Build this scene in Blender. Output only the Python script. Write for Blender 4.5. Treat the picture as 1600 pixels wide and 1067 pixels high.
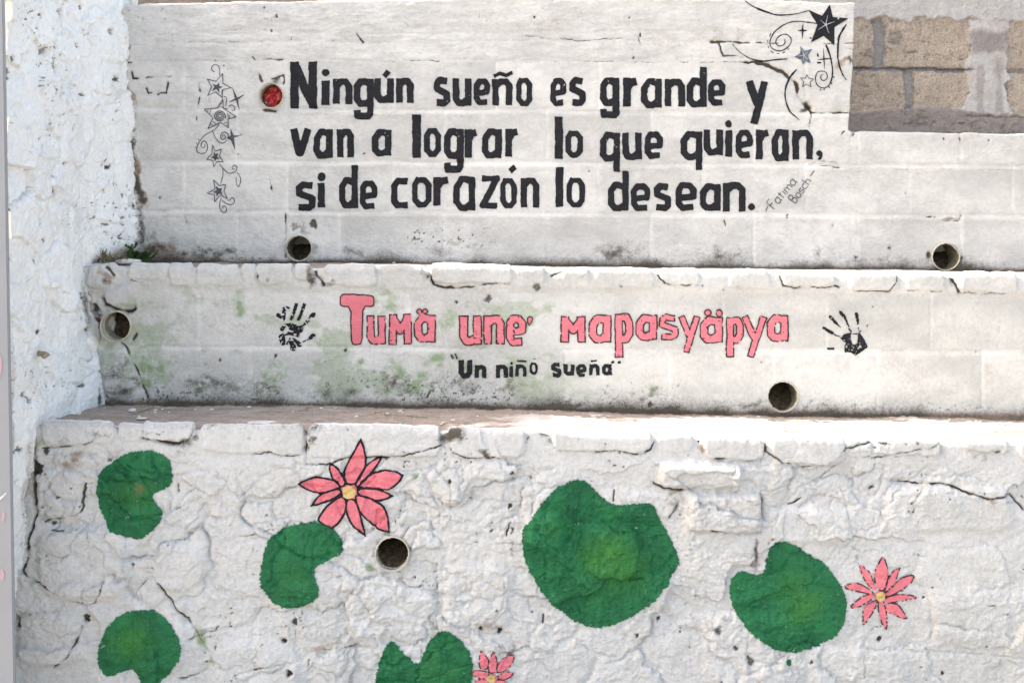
import bpy, bmesh, math, random
import numpy as np
from mathutils import Vector

for o in list(bpy.data.objects):
    bpy.data.objects.remove(o)
SC = bpy.context.scene
COL = SC.collection
random.seed(7)

# ---------------------------------------------------------------- camera
F = 1715.0           # focal length in photograph pixels
HZ = 330.0           # horizon row in the photograph
ZC = 1.80            # eye height
cam = bpy.data.cameras.new('camera')
cam.sensor_width = 36.0
cam.lens = 36.0 * F / 1600.0
cam.shift_y = (HZ - 533.5) / 1600.0
cam.clip_start = 0.05
cam.clip_end = 500
co = bpy.data.objects.new('camera', cam)
co.location = (0, 0, ZC)
co.rotation_euler = (math.radians(90), 0, 0)
COL.objects.link(co)
SC.camera = co

# ---------------------------------------------------------------- sun and sky
SUN = Vector((-1.0, 0.22, 1.0)).normalized()
elev = math.asin(SUN.z)
rot = math.atan2(SUN.x, SUN.y)
W = bpy.data.worlds.new('World')
SC.world = W
W.use_nodes = True
wn = W.node_tree
bg = wn.nodes['Background']
sky = wn.nodes.new('ShaderNodeTexSky')
sky.sky_type = 'NISHITA'
sky.sun_disc = False
sky.sun_elevation = elev
sky.sun_rotation = rot
sky.air_density = 0.7
sky.dust_density = 3.5
sky.ozone_density = 0.6
tint = wn.nodes.new('ShaderNodeMix'); tint.data_type = 'RGBA'; tint.blend_type = 'MULTIPLY'
tint.inputs[0].default_value = 1.0
tint.inputs[7].default_value = (1.13, 1.01, 0.815, 1)      # white balance of the daylight
wn.links.new(sky.outputs['Color'], tint.inputs[6])
wn.links.new(tint.outputs[2], bg.inputs['Color'])
bg.inputs['Strength'].default_value = 0.14
sl = bpy.data.lights.new('sun', 'SUN')
sl.energy = 1.8
sl.angle = math.radians(0.7)
sl.color = (1.0, 0.93, 0.84)
so = bpy.data.objects.new('sun', sl)
so.rotation_euler = SUN.to_track_quat('Z', 'Y').to_euler()
so.location = SUN * 20
COL.objects.link(so)
SC.view_settings.view_transform = 'Standard'
SC.view_settings.look = 'None'
SC.view_settings.exposure = 2.42
SC.view_settings.gamma = 1.0

# ---------------------------------------------------------------- numpy noise
def _hash(ix, iy, seed):
    h = (ix.astype(np.int64) * 374761393 + iy.astype(np.int64) * 668265263 + seed * 2147483647) & 0xffffffff
    h = ((h ^ (h >> 13)) * 1274126177) & 0xffffffff
    h = ((h ^ (h >> 16)) * 2246822519) & 0xffffffff
    return ((h ^ (h >> 15)) & 0xffffff) / float(0xffffff)

def vn(x, y, seed=0):
    x0 = np.floor(x); y0 = np.floor(y)
    fx = x - x0; fy = y - y0
    fx = fx * fx * fx * (fx * (fx * 6 - 15) + 10)
    fy = fy * fy * fy * (fy * (fy * 6 - 15) + 10)
    a = _hash(x0, y0, seed); b = _hash(x0 + 1, y0, seed)
    c = _hash(x0, y0 + 1, seed); d = _hash(x0 + 1, y0 + 1, seed)
    return (a + (b - a) * fx) * (1 - fy) + (c + (d - c) * fx) * fy

def fbm(x, y, octv=4, seed=0, gain=0.5):
    s = 0; a = 1; t = 0
    ca, sa = math.cos(0.6), math.sin(0.6)
    for k in range(octv):
        s = s + a * (vn(x, y, seed + k * 17) * 2 - 1)
        t += a
        a *= gain
        x, y = (x * ca - y * sa) * 2.03 + 11.3, (x * sa + y * ca) * 2.03 + 5.7
    return s / t

def ridged(x, y, octv=3, seed=0):
    s = 0; a = 1; t = 0
    for k in range(octv):
        s = s + a * (1 - np.abs(vn(x, y, seed + k * 31) * 2 - 1) * 2)
        t += a; a *= .5
        x = x * 2.1 + 3.1; y = y * 2.1 + 7.7
    return s / t

def worley(x, y, seed=0, jit=.85):
    ix = np.floor(x); iy = np.floor(y)
    f1 = np.full(x.shape, 9.); f2 = np.full(x.shape, 9.)
    idx = np.zeros(x.shape); cx = np.zeros(x.shape); cy = np.zeros(x.shape)
    for dx in (-1, 0, 1):
        for dy in (-1, 0, 1):
            gx = ix + dx; gy = iy + dy
            px = gx + .5 + jit * (_hash(gx, gy, seed) - .5)
            py = gy + .5 + jit * (_hash(gx, gy, seed + 5) - .5)
            d = np.hypot(x - px, y - py)
            n = d < f1
            f2 = np.where(n, f1, np.minimum(f2, d))
            idx = np.where(n, _hash(gx, gy, seed + 9), idx)
            cx = np.where(n, px, cx); cy = np.where(n, py, cy)
            f1 = np.where(n, d, f1)
    return f1, f2, idx, x - cx, y - cy

def sstep(a, b, x):
    t = np.clip((x - a) / (b - a), 0, 1)
    return t * t * (3 - 2 * t)

def tab(pts, x):
    p = np.array(pts, float)
    return np.interp(x, p[:, 0], p[:, 1])

# ---------------------------------------------------------------- objects and tags
def obj(name, me, mat=None, parent=None):
    o = bpy.data.objects.new(name, me)
    COL.objects.link(o)
    if mat: me.materials.append(mat)
    if parent: o.parent = parent
    return o

def tag(o, label=None, cat=None, group=None, kind=None):
    if label: o['label'] = label
    if cat: o['category'] = cat
    if group: o['group'] = group
    if kind: o['kind'] = kind
    return o

def mesh_np(name, V, Q, T=None, attrs=None, smooth=True):
    """V (n,3), Q (m,4) quads, T list of other polygons"""
    me = bpy.data.meshes.new(name)
    V = np.asarray(V, np.float32)
    Q = np.asarray(Q, np.int32).reshape(-1, 4)
    T = T or []
    loops = Q.ravel()
    starts = np.arange(len(Q), dtype=np.int32) * 4
    if T:
        tl = np.concatenate([np.asarray(t, np.int32) for t in T])
        ln = np.array([len(t) for t in T], np.int32)
        ts = len(loops) + np.concatenate(([0], np.cumsum(ln)[:-1])).astype(np.int32)
        loops = np.concatenate((loops, tl)); starts = np.concatenate((starts, ts)).astype(np.int32)
    me.vertices.add(len(V)); me.vertices.foreach_set('co', V.ravel())
    me.loops.add(len(loops)); me.loops.foreach_set('vertex_index', loops.astype(np.int32))
    me.polygons.add(len(starts)); me.polygons.foreach_set('loop_start', starts)
    me.update(calc_edges=True)
    me.validate()
    if smooth:
        me.polygons.foreach_set('use_smooth', np.ones(len(me.polygons), bool))
    for k, v in (attrs or {}).items():
        a = me.attributes.new(k, 'FLOAT', 'POINT')
        a.data.foreach_set('value', np.asarray(v, np.float32))
    me.update()
    return me

def compact(V, Q, attrs):
    used = np.zeros(len(V), bool); used[Q.ravel()] = True
    new = np.cumsum(used) - 1
    return V[used], new[Q], {k: v[used] for k, v in attrs.items()}

# ---------------------------------------------------------------- materials
class NT:
    def __init__(self, name):
        self.m = bpy.data.materials.new(name)
        self.m.use_nodes = True
        self.t = self.m.node_tree
        self.b = self.t.nodes['Principled BSDF']
        self.tc = self.t.nodes.new('ShaderNodeTexCoord')
    def n(self, typ, **kw):
        nd = self.t.nodes.new(typ)
        for k, v in kw.items(): setattr(nd, k, v)
        return nd
    def l(self, a, b): self.t.links.new(a, b)
    def noise(self, scale, detail=3, rough=.55, vec=None, stretch=None):
        nd = self.n('ShaderNodeTexNoise')
        nd.inputs['Scale'].default_value = scale
        nd.inputs['Detail'].default_value = detail
        nd.inputs['Roughness'].default_value = rough
        v = self.tc.outputs['Object']
        if stretch:
            mp = self.n('ShaderNodeMapping')
            mp.inputs['Scale'].default_value = stretch
            self.l(v, mp.inputs['Vector']); v = mp.outputs['Vector']
        self.l(v, nd.inputs['Vector'])
        return nd.outputs['Fac']
    def math(self, op, a, b=None, c=None, clamp=False):
        nd = self.n('ShaderNodeMath', operation=op, use_clamp=clamp)
        for i, v in enumerate((a, b, c)):
            if v is None: continue
            if isinstance(v, (int, float)): nd.inputs[i].default_value = v
            else: self.l(v, nd.inputs[i])
        return nd.outputs[0]
    def rng(self, v, a, b, c=0, d=1):
        nd = self.n('ShaderNodeMapRange')
        self.l(v, nd.inputs[0])
        for i, q in enumerate((a, b, c, d)): nd.inputs[1 + i].default_value = q
        return nd.outputs[0]
    def mix(self, f, a, b):
        nd = self.n('ShaderNodeMix', data_type='RGBA')
        for s, v in ((nd.inputs[0], f), (nd.inputs[6], a), (nd.inputs[7], b)):
            if isinstance(v, (int, float)): s.default_value = v
            elif isinstance(v, tuple): s.default_value = (*v, 1)
            else: self.l(v, s)
        return nd.outputs[2]
    def attr(self, name):
        nd = self.n('ShaderNodeAttribute', attribute_name=name)
        return nd.outputs['Fac']
    def bump(self, h, strength, dist, prev=None):
        nd = self.n('ShaderNodeBump')
        nd.inputs['Strength'].default_value = strength
        nd.inputs['Distance'].default_value = dist
        self.l(h, nd.inputs['Height'])
        if prev is not None: self.l(prev, nd.inputs['Normal'])
        return nd.outputs['Normal']
    def done(self, col, rough=.8, normal=None, spec=.3):
        if isinstance(col, tuple): self.b.inputs['Base Color'].default_value = (*col, 1)
        else: self.l(col, self.b.inputs['Base Color'])
        if isinstance(rough, float): self.b.inputs['Roughness'].default_value = rough
        else: self.l(rough, self.b.inputs['Roughness'])
        self.b.inputs['Specular IOR Level'].default_value = spec
        if normal is not None: self.l(normal, self.b.inputs['Normal'])
        return self.m

def whitewash(name, ca, cb, cc, bump=1.0, brush=(1, 1, 1)):
    k = NT(name)
    n1 = k.noise(2.6, 6, .62); n2 = k.noise(13, 5, .65, stretch=brush); n3 = k.noise(70, 4, .65, stretch=brush); n0 = k.noise(6.5, 7, .72)
    c = k.mix(k.rng(n1, .36, .64), ca, cb)
    c = k.mix(k.rng(n2, .45, .68, 0, .75), c, cc)
    c = k.mix(k.rng(n0, .52, .74, 0, .55), c, tuple(v * .74 for v in cb))
    c = k.mix(k.rng(n3, .50, .74, 0, .5), c, cc)
    c = k.mix(k.rng(n3, .50, .30, 0, .32), c, tuple(v * .70 for v in cb))
    c = k.mix(k.math('MULTIPLY', k.attr('tone'), 1.0, clamp=True), c, tuple(min(.9, v * 1.12) for v in cc))
    c = k.mix(k.math('MULTIPLY', k.attr('tone'), -1.0, clamp=True), c, tuple(v * .72 for v in cb))
    # bare cement where the wash has gone
    sm = k.math('MULTIPLY_ADD', k.attr('soil'), 1.5, k.math('MULTIPLY', k.math('ADD', k.noise(30, 6, .7), k.noise(190, 2)), .5))
    c = k.mix(k.rng(sm, .82, 1.25, 0, .92), c, k.mix(k.noise(55, 4), (.22, .155, .11), (.44, .35, .28)))
    mo = k.math('MULTIPLY_ADD', k.attr('moss'), 1.3, k.noise(48, 6, .75))
    c = k.mix(k.rng(mo, .82, 1.5, 0, .85), c, k.mix(k.noise(30, 3), (.33, .40, .20), (.13, .24, .11)))
    gr = k.math('MULTIPLY_ADD', k.attr('grime'), 1.25, k.math('MULTIPLY', k.math('ADD', k.noise(52, 6, .75), k.noise(180, 3, .65)), .5))
    c = k.mix(k.rng(gr, .80, 1.18, 0, .95), c, k.mix(k.noise(40, 3), (.040, .034, .027), (.13, .105, .08)))
    # faint overall soot specks
    sp = k.math('MULTIPLY', k.rng(k.noise(110, 3, .6), .66, .74), k.rng(k.noise(5, 4), .48, .68))
    c = k.mix(k.math('MULTIPLY', sp, .55), c, (.17, .15, .13))
    nm = k.bump(k.noise(30, 6, .7, stretch=brush), 1.0 * bump, .010)
    nm = k.bump(k.noise(150, 5, .65), .8 * bump, .0028, nm)
    return k.done(c, .88, nm, .2)

M = {}
M['lower'] = whitewash('weathered whitewash on rubble', (.635, .63, .615), (.575, .57, .555), (.74, .735, .725), 1.15)  # front washes: weathered tone, darkened further for the weaker light they get
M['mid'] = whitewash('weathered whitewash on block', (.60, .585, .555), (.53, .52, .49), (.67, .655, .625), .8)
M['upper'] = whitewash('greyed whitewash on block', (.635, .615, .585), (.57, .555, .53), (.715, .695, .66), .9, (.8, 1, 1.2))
M['side'] = whitewash('light-brightened whitewash on rough plaster', (.94, .93, .90), (.91, .90, .88), (.95, .945, .92), 1.1)  # brightness of this wall's light is put into a paler wash

def ledge_mat():
    k = NT('dirty cement ledge')
    n1 = k.noise(5, 6, .65, stretch=(.35, 1.6, 1)); n2 = k.noise(26, 5, .7, stretch=(.3, 1.6, 1)); n3 = k.noise(160, 3, .7)
    wash = k.mix(n2, (.70, .67, .63), (.80, .78, .75))
    dirt = k.mix(k.rng(n2, .3, .7), (.25, .195, .155), (.47, .395, .34))
    dirt = k.mix(k.rng(n3, .56, .75, 0, .7), dirt, (.58, .52, .45))
    dirt = k.mix(k.rng(k.noise(44, 6, .75), .56, .72, 0, .75), dirt, (.14, .105, .08))
    s = k.math('MULTIPLY_ADD', k.attr('soil'), 1.25, k.math('MULTIPLY', k.math('ADD', n1, n2), .5))
    c = k.mix(k.rng(s, .80, 1.12), wash, dirt)
    g = k.math('MULTIPLY_ADD', k.attr('grime'), 1.3, k.noise(70, 5, .7))
    c = k.mix(k.rng(g, .85, 1.35, 0, .9), c, (.07, .055, .042))
    nm = k.bump(n2, .5, .006); nm = k.bump(n3, .5, .0025, nm)
    return k.done(c, .92, nm, .15)
M['ledge'] = ledge_mat()

def paint_mat(name, ca, cb, chips=None, rough=.6, scale=20, bump=.5):
    k = NT(name)
    c = k.mix(k.rng(k.noise(scale, 5, .65), .32, .68), ca, cb)
    c = k.mix(k.rng(k.noise(58, 5, .7, stretch=(.6, 1, 2.2)), .55, .78, 0, .5), c, tuple(min(1, v * 1.9 + .012) for v in cb))
    if chips:
        c = k.mix(k.math('MULTIPLY', k.rng(k.noise(190, 2, .5), .71, .76), k.rng(k.noise(11, 3), .46, .66)), c, chips)
    nm = k.bump(k.noise(30, 6, .7), 1.2 * bump, .009)
    nm = k.bump(k.noise(150, 5, .65), 1.2 * bump, .0028, nm)
    return k.done(c, rough, nm, .2)
M['black'] = paint_mat('black wall paint', (.009, .009, .012), (.016, .016, .020), (.22, .21, .20), .6)
M['ink'] = paint_mat('thin grey black paint', (.050, .052, .064), (.10, .10, .115), (.4, .39, .38), .6, 60)
M['pen'] = paint_mat('thin marker line', (.05, .05, .055), (.13, .125, .13), (.5, .49, .48), .6, 80)
M['pink'] = paint_mat('pink wall paint', (.64, .160, .195), (.73, .21, .245), (.86, .40, .40), .6, 14)
M['pinkline'] = paint_mat('dark outline paint', (.032, .017, .020), (.07, .035, .04), (.62, .30, .30), .6, 60)
M['yellow'] = paint_mat('ochre flower centre paint', (.52, .38, .12), (.70, .52, .25), (.6, .3, .2), .65, 90)
M['pale'] = paint_mat('pale star highlight paint', (.28, .30, .34), (.55, .56, .58), None, .6, 60)
M['bluegrey'] = paint_mat('blue grey star paint', (.06, .07, .10), (.20, .22, .27), (.4, .4, .4), .6, 90)

def green_mat():
    k = NT('green lily pad paint')
    d = k.attr('heart')
    c = k.mix(k.rng(k.noise(9, 5, .65), .35, .65), (.0058, .098, .036), (.016, .165, .058))
    c = k.mix(k.rng(k.noise(70, 3, .6), .5, .75, 0, .45), c, (.022, .20, .075))
    h = k.math('MULTIPLY_ADD', d, .92, k.math('MULTIPLY', k.noise(22, 6, .75), .75))
    c = k.mix(k.rng(h, .50, 1.12, 0, .85), c, (.045, .205, .034))
    c = k.mix(k.rng(k.math('MULTIPLY_ADD', k.attr('tan'), 1, k.math('MULTIPLY', k.noise(40, 4), .5)), .6, 1.3, 0, .75), c, (.17, .15, .06))
    c = k.mix(k.math('MULTIPLY', k.rng(k.noise(170, 2, .5), .73, .77), k.rng(k.noise(7, 3), .48, .64)), c, (.45, .50, .45))
    br = k.noise(26, 5, .7, stretch=(2.6, 1, .55)); b2 = k.noise(60, 4, .7, stretch=(.5, 1, 2.4))
    c = k.mix(k.rng(br, .50, .74, 0, .55), c, (.003, .050, .020))
    c = k.mix(k.rng(b2, .54, .74, 0, .65), c, (.030, .205, .085))
    nm = k.bump(k.noise(30, 6, .7), 1.0, .010)
    nm = k.bump(k.noise(150, 5, .65), .9, .003, nm)
    return k.done(c, .6, nm, .3)
M['green'] = green_mat()

def simple(name, ca, cb, scale=30, rough=.8, bump=.4, dist=.003, spec=.3):
    k = NT(name)
    n = k.noise(scale, 4, .6)
    return k.done(k.mix(k.rng(n, .3, .7), ca, cb), rough, k.bump(k.noise(scale * 2.3, 4, .6), bump, dist), spec)
M['pvcin'] = simple('shaded and soiled inside of pipe', (.17, .15, .095), (.33, .30, .21), 40, .7, .4, .002, .2)  # dark tone puts the bore's inner shade, with some soil, into the colour
M['pvc'] = simple('cream plastic pipe', (.46, .42, .32), (.60, .565, .47), 40, .5, .15, .001, .4)
M['soil'] = simple('damp brown soil', (.035, .026, .018), (.15, .115, .075), 60, .95, .9, .006, .1)
M['foil'] = simple('red foil wrapper', (.42, .018, .022), (.62, .05, .05), 40, .35, .4, .002, .5)
M['foilpale'] = simple('pale foil wrapper', (.55, .36, .34), (.70, .58, .56), 60, .35, .4, .002, .5)
M['leaf'] = simple('weed leaf', (.035, .075, .022), (.085, .15, .045), 60, .6, .2, .001)
M['drygrass'] = simple('dry weed', (.16, .15, .06), (.30, .25, .12), 60, .8, .2, .001)
M['chip'] = simple('plaster chip', (.60, .57, .53), (.78, .75, .71), 50, .9, .5, .003, .15)
M['stone'] = simple('small pebble', (.36, .33, .28), (.60, .56, .50), 70, .9, .5, .003, .2)
M['wood'] = simple('weathered wood stub', (.28, .22, .15), (.46, .40, .30), 90, .85, .5, .002, .15)
M['ground'] = simple('concrete paving', (.20, .19, .175), (.29, .275, .255), 6, .9, .3, .004, .15)
M['post'] = simple('grey painted post', (.285, .29, .31), (.31, .315, .33), 5, .45, .05, .001, .4)
M['smear'] = simple('pink paint smear', (.50, .30, .34), (.46, .33, .37), 30, .6, .1, .001)
M['scratch'] = simple('pale scratch', (.60, .60, .62), (.66, .66, .68), 30, .6, .1, .001)
M['house'] = simple('plain rendered house wall', (.20, .165, .14), (.26, .22, .185), 3, .9, .2, .004, .15)

def block_mat():
    k = NT('bare concrete block wall')
    n1 = k.noise(9, 5, .65); n2 = k.noise(140, 3, .7); n3 = k.noise(55, 4, .7)
    c = k.mix(k.rng(n1, .3, .7), (.40, .335, .27), (.53, .45, .37))
    c = k.mix(k.rng(n2, .42, .66, 0, .8), c, (.25, .20, .165))
    c = k.mix(k.rng(k.noise(22, 5, .7), .52, .72, 0, .55), c, (.25, .20, .165))
    c = k.mix(k.rng(k.noise(260, 2), .62, .72, 0, .8), c, (.74, .66, .55))
    # run-off streaks below the beam
    st = k.math('MULTIPLY', k.rng(k.noise(30, 4, .7, stretch=(1, 1, .09)), .5, .68), k.attr('streak'))
    c = k.mix(k.math('MULTIPLY', st, .8), c, (.24, .18, .15))
    c = k.mix(k.attr('mortar'), c, k.mix(n3, (.20, .185, .18), (.40, .38, .365)))
    c = k.mix(k.attr('plaster'), c, k.mix(k.rng(n1, .3, .7), (.44, .42, .41), (.54, .52, .51)))
    c = k.mix(k.attr('damp'), c, k.mix(n3, (.20, .175, .165), (.34, .30, .285)))
    c = k.mix(k.math('MULTIPLY', k.attr('grime'), .9), c, (.10, .08, .07))
    nm = k.bump(n2, 1.0, .008); nm = k.bump(n3, .7, .010, nm)
    return k.done(c, .92, nm, .15)
M['block'] = block_mat()

# ---------------------------------------------------------------- relief helpers (px = photograph pixels at that wall's distance)
def X_of(px, D): return (np.asarray(px, float) - 800.0) / F * D
def Z_of(py, D): return ZC - (np.asarray(py, float) - HZ) / F * D

def poly_dist(PX, PY, pts, closed=False):
    p = list(pts) + ([pts[0]] if closed else [])
    d = np.full(PX.shape, 1e9)
    for (ax, ay), (bx, by) in zip(p[:-1], p[1:]):
        vx, vy = bx - ax, by - ay
        L = vx * vx + vy * vy + 1e-9
        t = np.clip(((PX - ax) * vx + (PY - ay) * vy) / L, 0, 1)
        d = np.minimum(d, np.hypot(PX - ax - t * vx, PY - ay - t * vy))
    return d

def cracks(PX, PY, d, g, lst, warp=2.2):
    wx = fbm(PX / 9, PY / 9, 3, 71) * warp; wy = fbm(PX / 9, PY / 9, 3, 93) * warp
    for pts, w, depth, dark in lst:
        a = np.array(pts, float)
        m = (PX > a[:, 0].min() - 14) & (PX < a[:, 0].max() + 14) & (PY > a[:, 1].min() - 14) & (PY < a[:, 1].max() + 14)
        if not m.any(): continue
        dd = poly_dist(PX[m] + wx[m], PY[m] + wy[m], pts)
        ww = w * (.40 + .85 * vn(PX[m] / 11, PY[m] / 11, 5))
        fade = sstep(.18, .62, vn(PX[m] / 17 + 5, PY[m] / 17, 6))
        pr = np.exp(-(dd / ww) ** 2) * (.35 + .65 * fade)
        d[m] -= depth * pr
        g[m] = np.maximum(g[m], dark * np.exp(-(dd / (ww * .8)) ** 2) * (.30 + .70 * fade))

def holes(PX, PY, d, g, lst):
    for x, y, r, depth, dark in lst:
        m = (np.abs(PX - x) < r * 3) & (np.abs(PY - y) < r * 3)
        if not m.any(): continue
        q = np.hypot(PX[m] - x, (PY[m] - y) * (.75 + .5 * ((x * 7) % 1))) / r + 1.0 * fbm(PX[m] / r / 1.6, PY[m] / r / 1.2, 4, int(x), .65)
        pr = 1 - sstep(.45, 1.1, q)
        d[m] -= depth * pr; g[m] = np.maximum(g[m], dark * .85 * pr)

def blobs(PX, PY, a, lst):
    for x, y, rx, ry, s in lst:
        m = (np.abs(PX - x) < rx * 2.6) & (np.abs(PY - y) < ry * 2.6)
        if not m.any(): continue
        n = .5 + .5 * fbm(PX[m] / 17 + x, PY[m] / 13, 4, int(x) % 97, .6) * 1.6
        u = PX[m] + 14 * fbm(PX[m] / 26, PY[m] / 26, 3, 57); v = PY[m] + 12 * fbm(PX[m] / 26, PY[m] / 26, 3, 59)
        a[m] = np.maximum(a[m], s * np.exp(-((u - x) / (rx * 1.1)) ** 2 - ((v - y) / (ry * 1.1)) ** 2) * np.clip(.25 + 1.35 * n, .1, 1.4))

def stonebox(PX, PY, d, x0, y0, x1, y1, h, soft=5, tilt=(0, 0), mask=None):
    m = (PX > x0 - 30) & (PX < x1 + 30) & (PY > y0 - 30) & (PY < y1 + 30)
    if not m.any(): return
    px = PX[m] + fbm(PX[m] / 22, PY[m] / 22, 3, int(x0)) * 5
    py = PY[m] + fbm(PX[m] / 22, PY[m] / 22, 3, int(x1)) * 5
    cx, cy = (x0 + x1) / 2, (y0 + y1) / 2
    r = min(x1 - x0, y1 - y0) * .3
    qx = np.abs(px - cx) - (x1 - x0) / 2 + r; qy = np.abs(py - cy) - (y1 - y0) / 2 + r
    sd = np.hypot(np.maximum(qx, 0), np.maximum(qy, 0)) + np.minimum(np.maximum(qx, qy), 0) - r
    b = 1 - sstep(-soft, soft * .5, sd)
    if mask is not None: mask[m] = np.maximum(mask[m], b)
    d[m] += b * (h + tilt[0] * (px - cx) / (x1 - x0) + tilt[1] * (py - cy) / (y1 - y0))

class Sheet:
    """a wall face swept up its front, over a rounded arris and back along its top"""
    def __init__(s, D, px0, px1, zb, top, back_y, back_z, step, r=.015, endcap=None, ledge_step=.006):
        s.D = D
        x0, x1 = float(X_of(px0, D)), float(X_of(px1, D))
        n = int((x1 - x0) / step) + 1
        s.x = np.linspace(x0, x1, n)
        px = s.x * F / D + 800
        s.zt = Z_of(top(px), D)
        s.zb = zb
        nf = int((s.zt.max() - zb) / step)
        s.nf = nf
        rr = r * (.6 + .8 * vn(s.x * 9, s.x * 0, 3))
        zf = zb + (s.zt - rr - zb)[:, None] * np.linspace(0, 1, nf)[None, :]
        s.zfe = s.zt - rr
        na = 7
        th = np.linspace(0, math.pi / 2, na + 1)[1:]
        za = (s.zt - rr)[:, None] + rr[:, None] * np.sin(th)[None, :]
        ya = D + rr[:, None] * (1 - np.cos(th))[None, :]
        by = back_y
        nl = max(2, int((by - D) / ledge_step))
        tl = np.linspace(0, 1, nl + 1)[1:]
        bz = back_z(s.x)
        yl = (D + rr)[:, None] + (by - D - rr)[:, None] * tl[None, :]
        zl = s.zt[:, None] + (bz - s.zt)[:, None] * tl[None, :]
        Y = np.concatenate((np.full((n, nf), D), ya, yl), 1)
        Z = np.concatenate((zf, za, zl), 1)
        s.na, s.nl = na, nl
        s.n, s.m = n, Y.shape[1]
        NY = np.concatenate((np.full(nf, -1.), -np.cos(th), np.zeros(nl)))
        NZ = np.concatenate((np.zeros(nf), np.sin(th), np.ones(nl)))
        s.Xg = np.repeat(s.x[:, None], s.m, 1)
        s.Yg, s.Zg = Y, Z
        s.NY, s.NZ = NY[None, :], NZ[None, :]
        # running coordinate up the front, continuing over the top
        s.S = np.concatenate((zf, (s.zt - rr)[:, None] + rr[:, None] * th[None, :],
                              (s.zt - rr + rr * math.pi / 2)[:, None] + (yl - D - rr[:, None])), 1)
        s.PX = s.Xg * F / D + 800
        s.PY = HZ - (s.S - ZC) * F / D
        s.front = np.zeros((n, s.m), bool); s.front[:, :nf] = True
        s.lt = np.concatenate((np.zeros(nf + na), tl))[None, :] * np.ones((n, 1))
    def displace(s, d):
        s.d = d
        s.Yg = s.Yg + d * s.NY
        s.Zg = s.Zg + d * s.NZ
        # jitter of the face grid itself keeps the arris from being ruled
    def y_at(s, X, Z):
        fx = np.clip((X - s.x[0]) / (s.x[1] - s.x[0]), 0, s.n - 1.001)
        i = fx.astype(int); u = fx - i
        ze = s.zfe[i] * (1 - u) + s.zfe[i + 1] * u
        fz = np.clip((Z - s.zb) / (ze - s.zb) * (s.nf - 1), 0, s.nf - 1.001)
        j = fz.astype(int); v = fz - j
        Y = s.Yg
        return (Y[i, j] * (1 - u) + Y[i + 1, j] * u) * (1 - v) + (Y[i, j + 1] * (1 - u) + Y[i + 1, j + 1] * u) * v
    def faces(s):
        idx = np.arange(s.n * s.m).reshape(s.n, s.m)
        q = np.stack((idx[:-1, :-1], idx[1:, :-1], idx[1:, 1:], idx[:-1, 1:]), -1)
        return q
    def cut(s, pipes):
        k = np.zeros((s.n, s.m), bool)
        for px, py, r in pipes:
            k |= (np.hypot(s.PX - px, s.PY - py) < r * .93) & s.front
        return k

def add_box_np(V, Q, x0, x1, y0, y1, z0, z1):
    b = len(V)
    v = np.array([[x, y, z] for x in (x0, x1) for y in (y0, y1) for z in (z0, z1)], float)
    f = np.array([[0, 1, 3, 2], [4, 6, 7, 5], [0, 4, 5, 1], [2, 3, 7, 6], [0, 2, 6, 4], [1, 5, 7, 3]]) + b
    return np.concatenate((V, v)), np.concatenate((Q, f))

def build_sheet(name, s, mat, attrs, pipes, core, parent=None, ledge_mat=None, ledge_name='ledge', endcols=None):
    V = np.stack((s.Xg, s.Yg, s.Zg), -1).reshape(-1, 3)
    q = s.faces()
    kill = s.cut(pipes)
    kq = kill[:-1, :-1] & kill[1:, :-1] & kill[1:, 1:] & kill[:-1, 1:]
    A = {k: v.reshape(-1) for k, v in attrs.items()}
    split = s.nf + s.na - 3 if ledge_mat else s.m
    Qf = q[:, :split][~kq[:, :split]]
    v1, q1, a1 = compact(V, Qf, A)
    if core:
        n0 = len(v1)
        for c in core:
            v1, q1 = add_box_np(v1, q1, *c)
        a1 = {k: np.concatenate((v, np.zeros(len(v1) - n0))) for k, v in a1.items()}
    o = obj(name, mesh_np(name, v1, q1, None, a1), mat, parent)
    if ledge_mat:
        Ql = q[:, split:].reshape(-1, 4)
        v2, q2, a2 = compact(V, Ql, A)
        obj(ledge_name, mesh_np(ledge_name, v2, q2, None, a2), ledge_mat, o)
    return o

# distances of the planes
D1, D2, D3, D4 = 3.63, 4.03, 4.29, 4.63
PIPES3 = [(424, 150, 20), (467.5, 388, 21), (1477, 401, 22)]
PIPES2 = [(184, 509, 24), (1223, 619, 25)]
PIPES1 = [(613, 865, 27)]

# ================================================================ setting: ground
gm = bpy.data.meshes.new('ground')
bm = bmesh.new()
bmesh.ops.create_grid(bm, x_segments=40, y_segments=40, size=60)
bm.to_mesh(gm); bm.free()
g = tag(obj('ground', gm, M['ground']), kind='structure')

# ================================================================ lower rubble wall
ST = .0036
led2f = [(0, 661), (40, 661), (300, 666), (535, 667), (700, 673), (870, 675), (1020, 681), (1320, 687), (1500, 690), (1600, 692), (2100, 699)]
led2b = [(100, 634), (310, 634), (570, 637), (820, 641), (1110, 649), (1220, 650), (1600, 654), (2000, 659)]
led1f = [(60, 417), (300, 416), (490, 416), (700, 417), (900, 421), (1100, 426), (1300, 429), (1600, 431), (2000, 434)]
led1b = [(150, 409), (309, 411), (600, 412), (900, 417), (1100, 419), (1400, 421), (1600, 425), (2000, 429)]

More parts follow.
